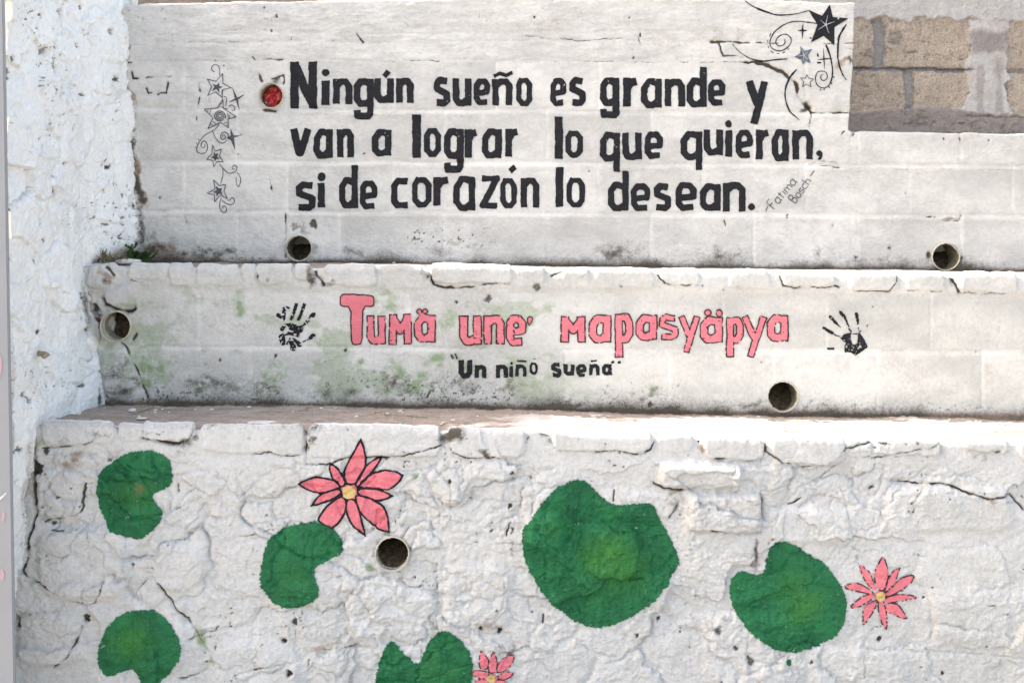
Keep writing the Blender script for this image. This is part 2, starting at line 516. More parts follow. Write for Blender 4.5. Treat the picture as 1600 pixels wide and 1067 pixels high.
s1 = Sheet(D1, -20, 2010, -.02,
           lambda px: tab(led2f, px) + 2.2 * fbm(px / 60, px * 0, 3, 4) + 1.2 * fbm(px / 14, px * 0, 2, 8),
           D2 + .07, lambda x: Z_of(tab(led2b, x * F / D2 + 800), D2) + .002, ST)
PX, PY, S = s1.PX, s1.PY, s1.S
fr = s1.front | (s1.lt == 0)
d = .014 * fbm(s1.Xg * 2.3, S * 2.6, 3, 1)
wx = s1.Xg + .075 * fbm(s1.Xg * 6, S * 6, 5, 21, .58); wz = S + .075 * fbm(s1.Xg * 6, S * 6, 5, 33, .58)
f1, f2, idx, ox, oz = worley(wx / .27, wz / .185, 3)
f1b, f2b, idb, oxb, ozb = worley(wx / .105 + 3.3, wz / .085, 11)
edge = f2 - f1; edgeb = f2b - f1b
jm = sstep(.40, .62, vn(s1.Xg * 3.4, S * 3.4, 44))
d = d + (idx - .5) * .015 + ox * ((idx * 7.3) % 1 - .5) * .030 + oz * ((idx * 3.7) % 1 - .5) * .030
d = d - .007 * np.exp(-(edge / .075) ** 2) * (.10 + .90 * jm)
small = sstep(.5, .75, vn(s1.Xg * 2.2 + 9, S * 2.2, 55))
d = d + small * ((idb - .5) * .012 - .006 * np.exp(-(edgeb / .12) ** 2))
rough = .35 + .9 * vn(s1.Xg * 4.1, S * 4.1, 61)
d = d + rough * (.0070 * fbm(wx * 12, wz * 12, 6, 2, .62) + .0042 * ridged(wx * 17 + .4 * fbm(wx * 9, wz * 9, 2, 3), wz * 24, 3, 6) + .0044 * fbm(s1.Xg * 55, S * 60, 3, 9, .75))
f1c, f2c, idc, oxc, ozc = worley(wx / .075 + 7.7, wz / .05, 19)
fm = sstep(.35, .6, vn(s1.Xg * 5 + 3, S * 5, 57))
d = d + fm * ((idc - .5) * .0040 + oxc * ((idc * 9.1) % 1 - .5) * .007 + ozc * ((idc * 4.7) % 1 - .5) * .007)
# smooth trowelled areas
for bx, by, rx, ry in ((370, 720, 110, 40), (880, 710, 160, 35), (1240, 830, 70, 50), (1480, 880, 110, 90), (760, 860, 60, 50), (1300, 960, 40, 70)):
    wgt = np.exp(-((PX - bx) / rx) ** 2 - ((PY - by) / ry) ** 2) * .75
    d = d * (1 - wgt) + wgt * (.004 + .0030 * fbm(s1.Xg * 22, S * 22, 5, 2, .62))
grime = np.zeros_like(d); moss = np.zeros_like(d); soil = np.zeros_like(d)
# course of coping stones along the top
inband = 1 - sstep(706, 722, PY - (PX - 500) * .018 + 6 * fbm(PX / 40, PY / 40, 2, 14))
d = d * (1 - .78 * inband)
smask = np.zeros_like(d)
for x0, x1, y0, y1, h in ((66, 180, 664, 694, .012), (184, 232, 664, 688, .006), (222, 306, 667, 690, .016), (312, 478, 669, 708, .009), (482, 688, 668, 714, .016),
                          (700, 822, 675, 716, .014), (866, 1020, 676, 706, .014), (1026, 1086, 684, 706, .004), (1098, 1192, 683, 718, .017), (1204, 1318, 688, 726, .015),
                          (1322, 1362, 690, 716, .006), (1364, 1470, 690, 712, .012), (1508, 1574, 691, 706, .014), (1590, 1700, 694, 722, .012), (1712, 1840, 695, 724, .014), (1850, 1990, 697, 726, .012)):
    stonebox(PX, PY, d, x0, y0 - 12, x1, y1, h * .75, 3, (0, 0), smask)
gapk = np.clip((700 - (PY - (PX - 500) * .018)) / 34, 0, 1)
d = d - inband * .013 * gapk ** 1.5 * (.35 + .9 * vn(PX / 38, PX * 0, 91)) * (1 - smask)
# single stones that stand proud
stonebox(PX, PY, d, 1030, 722, 1160, 764, .028, 9, (0, -.010))
stonebox(PX, PY, d, 1072, 768, 1190, 832, .034, 8, (-.014, -.018))
stonebox(PX, PY, d, 940, 766, 1062, 815, .010, 12)
stonebox(PX, PY, d, 1196, 792, 1330, 850, .010, 10)
stonebox(PX, PY, d, 60, 735, 128, 812, .014, 8)
stonebox(PX, PY, d, 60, 825, 200, 935, .016, 10)
stonebox(PX, PY, d, 25, 955, 125, 1040, .016, 10)
stonebox(PX, PY, d, 210, 905, 290, 1050, .010, 9)
stonebox(PX, PY, d, 235, 850, 320, 920, .012, 10)
stonebox(PX, PY, d, 820, 800, 885, 860, .026, 14)
stonebox(PX, PY, d, 915, 822, 1000, 906, .018, 6)
stonebox(PX, PY, d, 1385, 760, 1580, 830, .012, 9, (0, -.006))
stonebox(PX, PY, d, 1390, 745, 1410, 760, -.006, 6)
stonebox(PX, PY, d, 430, 905, 680, 1000, .010, 16)
stonebox(PX, PY, d, 690, 880, 800, 985, .013, 12)
stonebox(PX, PY, d, 1100, 960, 1260, 1080, .014, 16)
stonebox(PX, PY, d, 1260, 1010, 1420, 1090, .010, 16)
stonebox(PX, PY, d, 1450, 920, 1620, 1010, .010, 20)
stonebox(PX, PY, d, 330, 1000, 470, 1110, .012, 12)
CR1 = [([(66, 700), (123, 696), (145, 688), (167, 679)], 1.6, .010, .8),
       ([(222, 684), (250, 690), (272, 694), (298, 685), (303, 672), (311, 665)], 2.6, .026, 1.0),
       ([(315, 678), (319, 690)], 3, .014, .8),
       ([(180, 664), (185, 678)], 3.5, .012, .8),
       ([(479, 664), (478, 700), (479, 725)], 2.4, .020, .9), ([(479, 725), (514, 725)], 1.6, .014, 1.0),
       ([(395, 710), (420, 706), (445, 712), (478, 710)], 1.3, .006, .7),
       ([(514, 725), (530, 717), (560, 713), (600, 715), (628, 713), (660, 703), (690, 696)], 1.8, .014, 1.0),
       ([(690, 696), (708, 708), (735, 716), (770, 714), (806, 720), (815, 703), (826, 683)], 1.4, .010, .75),
       ([(690, 670), (692, 695)], 3, .014, .85), ([(720, 716), (722, 726), (716, 732)], 1.2, .004, .5),
       ([(845, 680), (860, 690), (866, 700)], 3.0, .010, .6),
       ([(930, 706), (965, 703), (1000, 712), (1014, 702), (1022, 692)], 1.8, .014, .85),
       ([(1090, 684), (1093, 692)], 5, .016, .8),
       ([(1118, 716), (1140, 716), (1165, 719), (1188, 720), (1196, 705), (1197, 684)], 2.2, .018, 1.0),
       ([(1197, 705), (1220, 722), (1245, 726), (1260, 728), (1305, 728), (1313, 708), (1325, 700), (1360, 691)], 1.6, .012, .8),
       ([(1362, 716), (1390, 712), (1430, 703), (1455, 700), (1470, 690)], 1.4, .010, .7),
       ([(1515, 706), (1535, 709), (1560, 705)], 4, .008, .6),
       ([(1395, 753), (1430, 756), (1470, 754), (1510, 768), (1535, 777), (1560, 778), (1580, 772), (1590, 785), (1602, 797)], 2.0, .020, .95),
       ([(132, 757), (128, 772), (128, 790), (124, 799)], 2.6, .014, .95), ([(124, 799), (115, 806), (90, 812), (68, 816)], 1.5, .010, .6),
       ([(80, 828), (98, 829)], 1.6, .008, .8), ([(122, 750), (137, 757), (143, 755)], 1.4, .006, .6),
       ([(52, 690), (56, 725), (52, 760), (56, 800), (44, 840), (42, 870), (35, 893)], 3.6, .030, .95),
       ([(35, 893), (50, 905), (73, 915)], 2.2, .014, .9), ([(73, 915), (100, 932), (120, 942), (135, 946), (150, 940), (158, 925), (164, 905)], 1.6, .010, .75),
       ([(205, 940), (217, 920), (230, 905), (240, 902)], 1.4, .008, .7), ([(240, 902), (250, 912), (262, 930), (275, 950), (292, 967)], 2.0, .014, .85),
       ([(292, 967), (305, 985), (315, 1005), (325, 1020), (330, 1035), (320, 1050), (298, 1058), (280, 1062)], 2.4, .012, .6),
       ([(295, 1000), (310, 993), (335, 985), (340, 980)], 2.0, .008, .6),
       ([(128, 978), (120, 1000), (108, 1022), (95, 1036), (85, 1041)], 2.4, .018, .85),
       ([(285, 923), (292, 905)], 1.3, .006, .7), ([(195, 838), (197, 855)], 1.4, .008, .8), ([(178, 890), (188, 882)], 1.6, .008, .8),
       ([(372, 838), (390, 837), (422, 828)], 1.6, .008, .65), ([(275, 795), (285, 791), (290, 783)], 1.6, .010, .8),
       ([(276, 742), (277, 770)], 2.6, .012, .8),
       ([(366, 1056), (385, 1051), (412, 1043)], 2.0, .014, .95), ([(412, 1043), (440, 1037)], 1.2, .006, .5),
       ([(682, 880), (683, 930), (684, 985)], 1.8, .007, .35), ([(688, 740), (704, 758), (704, 810)], 1.6, .006, .35),
       ([(462, 985), (462, 1012)], 1.6, .008, .6), ([(482, 1030), (482, 1070)], 1.6, .008, .7), ([(505, 1017), (530, 1014), (562, 1010)], 1.4, .006, .55),
       ([(1022, 754), (1040, 765), (1066, 767)], 2.2, .020, 1.0), ([(1050, 772), (1060, 788), (1046, 810)], 3.0, .012, .6),
       ([(1066, 767), (1110, 757), (1145, 748)], 1.6, .010, .5),
       ([(1110, 827), (1140, 830), (1165, 833), (1188, 832)], 2.0, .020, .9),
       ([(1188, 770), (1192, 800), (1190, 830)], 2.0, .014, .6),
       ([(1182, 838), (1182, 865), (1180, 890)], 5.0, .014, .55),
       ([(1230, 788), (1244, 781), (1251, 777)], 1.6, .010, .9),
       ([(1360, 765), (1366, 762)], 3, .010, .6), ([(1313, 760), (1322, 790), (1330, 830)], 1.4, .006, .25),
       ([(797, 815), (792, 836)], 2.0, .012, .9), ([(848, 950), (849, 972)], 2.6, .010, .75),
       ([(1390, 1015), (1430, 1018), (1500, 1022), (1600, 1028)], 1.6, .006, .25), ([(1350, 1020), (1352, 1060)], 1.4, .006, .25),
       ([(960, 768), (958, 782)], 1.5, .010, .9), ([(961, 862), (972, 864)], 1.8, .012, .9), ([(985, 906), (1006, 905)], 1.6, .012, .9),
       ([(915, 912), (960, 908), (985, 906)], 1.2, .008, .3), ([(848, 858), (878, 892)], 2.2, -.006, .0),
       ([(187, 793), (205, 812), (222, 806), (250, 804)], 1.6, .010, .2), ([(186, 722), (208, 733), (268, 742)], 1.6, .008, .1)]
cracks(PX, PY, d, grime, CR1)
HO1 = [(135, 963, 6, .02, 1), (24, 972, 9, .03, .9), (460, 972, 5, .012, .9), (443, 1000, 4, .01, .8), (452, 1050, 5, .02, 1), (751, 980, 4, .015, 1), (780, 984, 4, .015, 1),
       (472, 958, 3, .008, .8), (800, 738, 4, .012, .8), (830, 747, 3, .008, .6), (848, 700, 0.1, 0, 0), (797, 790, 3.5, .012, 1), (703, 752, 3, .01, 1), (1030, 970, 4, .012, .8),
       (1122, 985, 6, .012, .6), (996, 995, 3.5, .01, .8), (1375, 1000, 4, .014, .9), (1475, 1054, 3, .01, .9), (445, 1003, 3, .01, .7), (1445, 935, 2, .005, .8),
       (1268, 1033, 3, .006, .7), (1172, 1032, 7, .012, .6), (1150, 1012, 4, .01, .6), (170, 720, 4, .008, .6), (72, 705, 4, .008, .7), (60, 732, 7, .016, .9), (52, 680, 5, .012, .8),
       (82, 875, 0.1, 0, 0), (1543, 1010, 2.5, .006, .6), (1060, 840, 2, .005, .6), (480, 872, 0.1, 0, 0), (735, 778, 2.5, .008, .7), (625, 800, 2, .004, .7), (618, 816, 2, .004, .7)]
holes(PX, PY, d, grime, HO1)
pit = sstep(.50, .66, fbm(PX / 8, PY / 7, 3, 301)) * sstep(.55, .75, vn(PX / 60, PY / 60, 303))
d = d - .004 * pit; grime = np.maximum(grime, .55 * pit * fr)
pk = sstep(.62, .74, fbm(PX / 4.5, PY / 4, 2, 311)) * sstep(.45, .7, vn(PX / 90, PY / 70, 313))
grime = np.maximum(grime, .42 * pk * fr)
blobs(PX, PY, grime, [(285, 690, 18, 22, .35), (150, 680, 30, 10, .33), (110, 690, 30, 14, .32), (480, 680, 14, 20, .6), (488, 672, 14, 10, .55), (700, 685, 18, 14, .5), (715, 682, 12, 14, .5), (756, 710, 14, 8, .5),
                      (1105, 700, 8, 10, .3), (845, 680, 14, 12, .42), (1530, 712, 18, 8, .42), (390, 672, 20, 10, .3), (448, 672, 20, 14, .36), (330, 668, 14, 8, .34), (230, 672, 14, 10, .40), (300, 675, 10, 12, .45),
                      (800, 745, 14, 10, .35), (660, 930, 20, 40, .2), (800, 850, 12, 20, .38), (1120, 980, 20, 20, .38), (1178, 865, 10, 24, .45), (1385, 1030, 12, 14, .3), (795, 1030, 14, 30, .42), (590, 860, 8, 26, .45), (605, 832, 16, 6, .5)])
blobs(PX, PY, soil, [(1055, 785, 18, 22, .5), (50, 720, 7, 60, .5), (60, 860, 8, 40, .4), (1178, 866, 8, 26, .5), (770, 970, 50, 14, .35), (520, 1010, 60, 8, .38), (690, 740, 30, 10, .2), (110, 720, 40, 12, .42),
                     (620, 905, 30, 6, .42), (1540, 780, 30, 8, .35), (1090, 695, 10, 10, .5)])
blobs(PX, PY, moss, [(645, 745, 14, 9, .62), (630, 775, 8, 8, .62), (640, 790, 20, 6, .4), (75, 873, 8, 5, .6), (312, 1000, 10, 24, .55), (328, 1030, 8, 18, .6), (300, 1058, 20, 5, .5), (62, 910, 14, 6, .5), (60, 690, 10, 18, .55), (52, 730, 8, 20, .5),
                     (572, 888, 8, 5, .9), (500, 1015, 60, 5, .35), (625, 820, 16, 4, .5)])
# ledge on top
lt = s1.lt
on = lt > 0
ledn = .006 * fbm(s1.Xg * 5, s1.Yg * 9, 3, 5) + .0070 * fbm(s1.Xg * 9, s1.Yg * 40, 5, 15, .6) + .0032 * fbm(s1.Xg * 70, s1.Yg * 70, 2, 25)
d = np.where(on, d * np.exp(-lt * 7) + ledn, d)
xx = PX
soil = np.where(on, np.clip(1.0 - .95 * sstep(520, 980, xx + 260 * (fbm(xx / 90, lt * 3, 3, 6) * .6 + (.45 - lt))), 0.03, 1), soil)
stk = fbm(PX / 70, lt * 9 + PX / 300, 4, 661, .6)
soil = np.where(on, np.clip(soil + .62 * sstep(-.02, .38, stk), 0, 1), soil)
soil = np.where(on, np.maximum(soil, sstep(.62, .8, lt) * .75), soil)
soil = np.where((~on) & (~s1.front), np.maximum(soil, .25 * (1 - sstep(500, 900, xx))), soil)
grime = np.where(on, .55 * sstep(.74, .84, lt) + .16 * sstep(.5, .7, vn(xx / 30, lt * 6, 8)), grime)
moss = np.where(on, .35 * np.exp(-((xx - 200) / 35) ** 2) * sstep(.5, .7, lt), moss)
s1.displace(d)
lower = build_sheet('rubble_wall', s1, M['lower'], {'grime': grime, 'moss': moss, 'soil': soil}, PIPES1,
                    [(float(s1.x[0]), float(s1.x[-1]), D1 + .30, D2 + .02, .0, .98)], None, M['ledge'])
tag(lower, 'lowest whitewashed rubble wall painted with green lily pads and pink flowers', 'wall')


# ================================================================ middle wall
s2 = Sheet(D2, 60, 2010, .98,
           lambda px: tab(led1f, px) + 1.8 * fbm(px / 50, px * 0, 3, 14) + 1.3 * fbm(px / 13, px * 0, 2, 18),
           D3 + .06, lambda x: Z_of(tab(led1b, x * F / D3 + 800), D3) + .002, ST)
PX, PY, S = s2.PX, s2.PY, s2.S
fr = s2.front | (s2.lt == 0)
d = .004 * fbm(s2.Xg * 1.7, S * 3, 3, 101) + .0030 * fbm(s2.Xg * 9, S * 12, 6, 102, .6) + .0010 * fbm(s2.Xg * 70, S * 80, 3, 103, .65)
lf = 1 - sstep(170, 300, PX)
d = d + lf * (.016 * fbm(s2.Xg * 9, S * 9, 4, 104))
d -= .0034 * np.exp(-((PY - 545 - (PX - 800) * .006 - 2 * fbm(PX / 50, PY / 50, 2, 3)) / 3.0) ** 2)
tone = .5 * fbm(PX / 60, PY / 30, 4, 691, .6)
tone += .42 * np.exp(-((PY - 548 - (PX - 800) * .006) / 4.5) ** 2) * sstep(.25, .7, vn(PX / 70, PY / 50, 697))
for k in range(-1, 13):
    for row, (y0, y1) in enumerate(((458, 545), (545, 640))):
        vx = 150 + 163 * k + 80 * row
        mm = (PX > vx) & (PX <= vx + 163) & (PY > y0) & (PY < y1)
        tone[mm] += (_hash(np.array([k]), np.array([row]), 5)[0] - .55) * .5
        m5 = (np.abs(PX - vx) < 14) & (PY > y0) & (PY < y1)
        tone[m5] += .5 * np.exp(-((PX[m5] - vx) / 4.5) ** 2) * vn(PX[m5] / 20, PY[m5] / 20, 8)
        m = (np.abs(PX - vx) < 12) & (PY > y0) & (PY < y1)
        d[m] -= .0030 * np.exp(-((PX[m] - vx) / 3.0) ** 2)
inband = 1 - sstep(444, 458, PY - (PX - 700) * .010 + 4 * fbm(PX / 30, PY / 30, 2, 24))
d = d + inband * (.006 + .004 * fbm(s2.Xg * 14, S * 14, 4, 105))
smask = np.zeros_like(d)
for x0, x1, y0, y1, h in ((140, 185, 424, 452, .012), (200, 262, 420, 440, .010), (264, 302, 415, 450, .015), (304, 376, 418, 446, .008), (378, 400, 418, 455, .010), (402, 460, 416, 446, .008), (462, 488, 416, 440, .010),
                          (506, 590, 420, 448, .010), (594, 664, 422, 452, .004), (672, 800, 418, 443, .016), (806, 850, 424, 448, .004), (880, 920, 424, 450, .006), (930, 1020, 428, 452, .006), (1032, 1092, 424, 445, .014),
                          (1140, 1202, 429, 452, .013), (1222, 1303, 429, 449, .013), (1326, 1402, 431, 454, .013), (1414, 1474, 431, 454, .012), (1502, 1590, 432, 457, .013), (1604, 1700, 433, 458, .012), (1712, 1800, 434, 459, .013), (1815, 1960, 435, 460, .012)):
    stonebox(PX, PY, d, x0, y0 - 10, x1, y1, h * .55, 3, (0, 0), smask)
gapk = np.clip((448 - (PY - (PX - 700) * .010)) / 26, 0, 1)
d = d - inband * .012 * gapk ** 1.4 * (.35 + .9 * vn(PX / 34, PX * 0, 93)) * (1 - smask)
grime = np.zeros_like(d); moss = np.zeros_like(d); soil = np.zeros_like(d)
stonebox(PX, PY, d, 165, 448, 212, 480, .020, 7)
stonebox(PX, PY, d, 138, 470, 160, 500, .012, 6)
stonebox(PX, PY, d, 160, 540, 210, 615, .012, 6)
CR2 = [([(672, 428), (678, 444), (690, 449), (700, 450), (715, 449), (731, 449)], 2.2, .022, 1.0), ([(731, 449), (764, 443), (775, 441), (797, 443)], 1.6, .014, .9), ([(664, 418), (670, 432)], 4, .012, .8),
       ([(862, 431), (875, 426), (886, 420)], 2.0, .012, .9), ([(1027, 430), (1040, 442), (1056, 446)], 1.8, .014, .9), ([(1056, 446), (1080, 445), (1097, 446)], 2.0, .012, .9),
       ([(1146, 449), (1160, 449)], 2.6, .018, 1.0), ([(1218, 433), (1224, 447), (1240, 449), (1300, 448)], 1.6, .012, .9), ([(1303, 447), (1312, 448)], 2.0, .01, .8),
       ([(1338, 454), (1365, 455), (1390, 455), (1400, 442), (1402, 432)], 1.4, .010, .85), ([(1418, 453), (1470, 455)], 1.1, .008, .5), ([(1488, 436), (1498, 455)], 3.2, .016, .95), ([(1500, 457), (1540, 458), (1570, 458)], 1.2, .008, .6),
       ([(490, 418), (496, 432), (506, 444)], 3.4, .016, .95), ([(205, 438), (220, 441)], 2, .014, .9), ([(168, 420), (182, 429)], 2.6, .012, .9), ([(402, 432), (403, 444)], 2.4, .010, .8), ([(302, 436), (303, 448)], 2, .008, .7),
       ([(162, 466), (166, 476), (190, 486), (206, 486), (210, 482)], 3.6, .030, 1.0), ([(148, 478), (152, 500), (145, 522), (150, 530)], 4.5, .030, .95), ([(133, 470), (140, 486), (150, 500)], 3.0, .016, .8),
       ([(188, 534), (200, 545), (212, 575), (224, 602), (232, 628)], 1.9, .012, .85), ([(212, 520), (208, 530)], 3, .012, .9), ([(155, 610), (170, 624), (185, 626)], 4, .02, .9),
       ([(666, 622), (672, 612), (681, 605)], 2.4, .006, .95), ([(1562, 465), (1564, 490), (1560, 540)], 1.3, .002, .35), ([(1342, 612), (1345, 622)], 1.6, .003, .45), ([(1318, 612), (1324, 616)], 1.4, .002, .4),
       ([(1437, 560), (1440, 640)], 1.2, .002, .22), ([(130, 440), (138, 470), (146, 520), (152, 580), (158, 630)], 3.2, .02, .7)]
cracks(PX, PY, d, grime, CR2)
HO2 = [(431, 557, 3, .006, .9), (540, 547, 2.5, .005, .8), (713, 473, 3, .005, .7), (760, 470, 5, .005, .7), (764, 466, 5, .004, .6), (1015, 632, 4, .006, .9), (344, 562, 2.5, .005, .8), (318, 609, 3, -.006, .2), (1364, 479, 2, .003, .7), (1355, 510, 1.8, .003, .8),
       (1525, 550, 2, .003, .5), (1130, 452, 2.5, .004, .5), (970, 448, 4, .004, .5), (838, 450, 6, .004, .6), (1190, 566, 2, .002, .5), (1060, 602, 2, .002, .6), (1050, 606, 2, .002, .6)]
holes(PX, PY, d, grime, HO2)
# black mould along the foot, green algae on the left half
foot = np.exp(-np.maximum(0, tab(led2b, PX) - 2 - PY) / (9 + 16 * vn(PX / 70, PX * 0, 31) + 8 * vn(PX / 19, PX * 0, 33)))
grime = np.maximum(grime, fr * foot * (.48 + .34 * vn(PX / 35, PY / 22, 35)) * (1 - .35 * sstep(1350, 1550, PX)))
soil = np.maximum(soil, fr * np.exp(-np.maximum(0, tab(led2b, PX) - 2 - PY) / 7) * .75)
blobs(PX, PY, grime, [(190, 590, 40, 34, .44), (320, 600, 60, 24, .44), (410, 606, 30, 20, .40), (520, 612, 60, 16, .38), (620, 605, 40, 24, .40), (700, 600, 60, 30, .36), (800, 610, 50, 22, .36), (900, 628, 60, 12, .42), (1020, 622, 50, 18, .36),
                      (1180, 628, 40, 14, .42), (1260, 632, 40, 12, .42), (310, 560, 60, 30, .24), (250, 560, 40, 40, .22), (145, 500, 12, 40, .5), (165, 440, 14, 10, .4), (490, 436, 12, 16, .5), (515, 446, 12, 8, .42), (665, 428, 10, 12, .5), (410, 436, 16, 10, .34),
                      (760, 446, 30, 6, .35), (1120, 434, 20, 8, .36), (905, 430, 8, 14, .36), (1484, 440, 8, 14, .42), (1000, 545, 60, 4, .28), (690, 530, 20, 8, .2)])
blobs(PX, PY, moss, [(375, 480, 16, 32, .52), (300, 470, 30, 22, .42), (285, 485, 8, 30, .40), (235, 578, 17, 26, .95), (430, 590, 20, 28, .5), (600, 478, 24, 24, .55), (610, 590, 26, 34, .58), (680, 560, 18, 12, .55), (660, 600, 40, 24, .55), (700, 500, 16, 24, .42), (565, 565, 8, 12, .5),
                     (720, 575, 30, 26, .45), (505, 530, 16, 12, .42), (800, 580, 24, 30, .38), (340, 605, 50, 18, .42), (400, 600, 24, 24, .44), (260, 530, 40, 40, .3), (920, 630, 50, 8, .42), (1020, 615, 10, 8, .45), (220, 470, 14, 16, .44), (870, 590, 60, 20, .28), (200, 590, 30, 20, .3)])
blobs(PX, PY, soil, [(1540, 560, 20, 60, .24), (1120, 500, 200, 40, .20), (1400, 560, 150, 60, .20), (170, 430, 20, 8, .45), (490, 430, 12, 16, .4)])
moss = moss * 1.22
reg = (1 - sstep(900, 1250, PX)) * sstep(545, 625, PY + 25 * fbm(PX / 60, PY / 60, 3, 671)) * sstep(.30, .62, .5 + .8 * fbm(PX / 60, PY / 45, 4, 673, .6))
reg = np.maximum(reg, .8 * sstep(610, 640, PY) * (1 - sstep(1500, 1650, PX)))
spk = sstep(.10, .42, fbm(PX / 3.4, PY / 3.2, 3, 675, .6))
grime = np.maximum(grime, fr * reg * spk * .56)
film = (1 - sstep(820, 1050, PX)) * sstep(.45, .75, .5 + .9 * fbm(PX / 75, PY / 60, 5, 677, .6)) * sstep(455, 480, PY)
moss = np.maximum(moss, fr * film * .50)
soil = np.maximum(soil, fr * .22 * sstep(.45, .8, .5 + .9 * fbm(PX / 90, PY / 50, 4, 679)) * sstep(460, 500, PY))
lt = s2.lt; on = lt > 0
lt = s2.lt; on = lt > 0
ledn = .003 * fbm(s2.Xg * 7, s2.Yg * 12, 3, 5) + .002 * fbm(s2.Xg * 50, s2.Yg * 60, 3, 25)
d = np.where(on, d * np.exp(-lt * 7) + ledn, d)
soil = np.where(on, np.clip(1.0 - .95 * sstep(300, 720, PX + 160 * fbm(PX / 70, lt * 3, 3, 16)), .05, 1), soil)
soil = np.where(on, np.maximum(soil, sstep(.55, .74, lt) * .85), soil)
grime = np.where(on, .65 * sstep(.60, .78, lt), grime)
moss = np.where(on, 0, moss)
s2.displace(d)
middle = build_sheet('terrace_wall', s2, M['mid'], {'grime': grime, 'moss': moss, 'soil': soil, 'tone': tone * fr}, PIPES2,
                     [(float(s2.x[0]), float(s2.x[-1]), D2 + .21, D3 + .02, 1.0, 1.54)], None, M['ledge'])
tag(middle, 'middle whitewashed wall with pink lettering, two black handprints and green mould', 'wall')

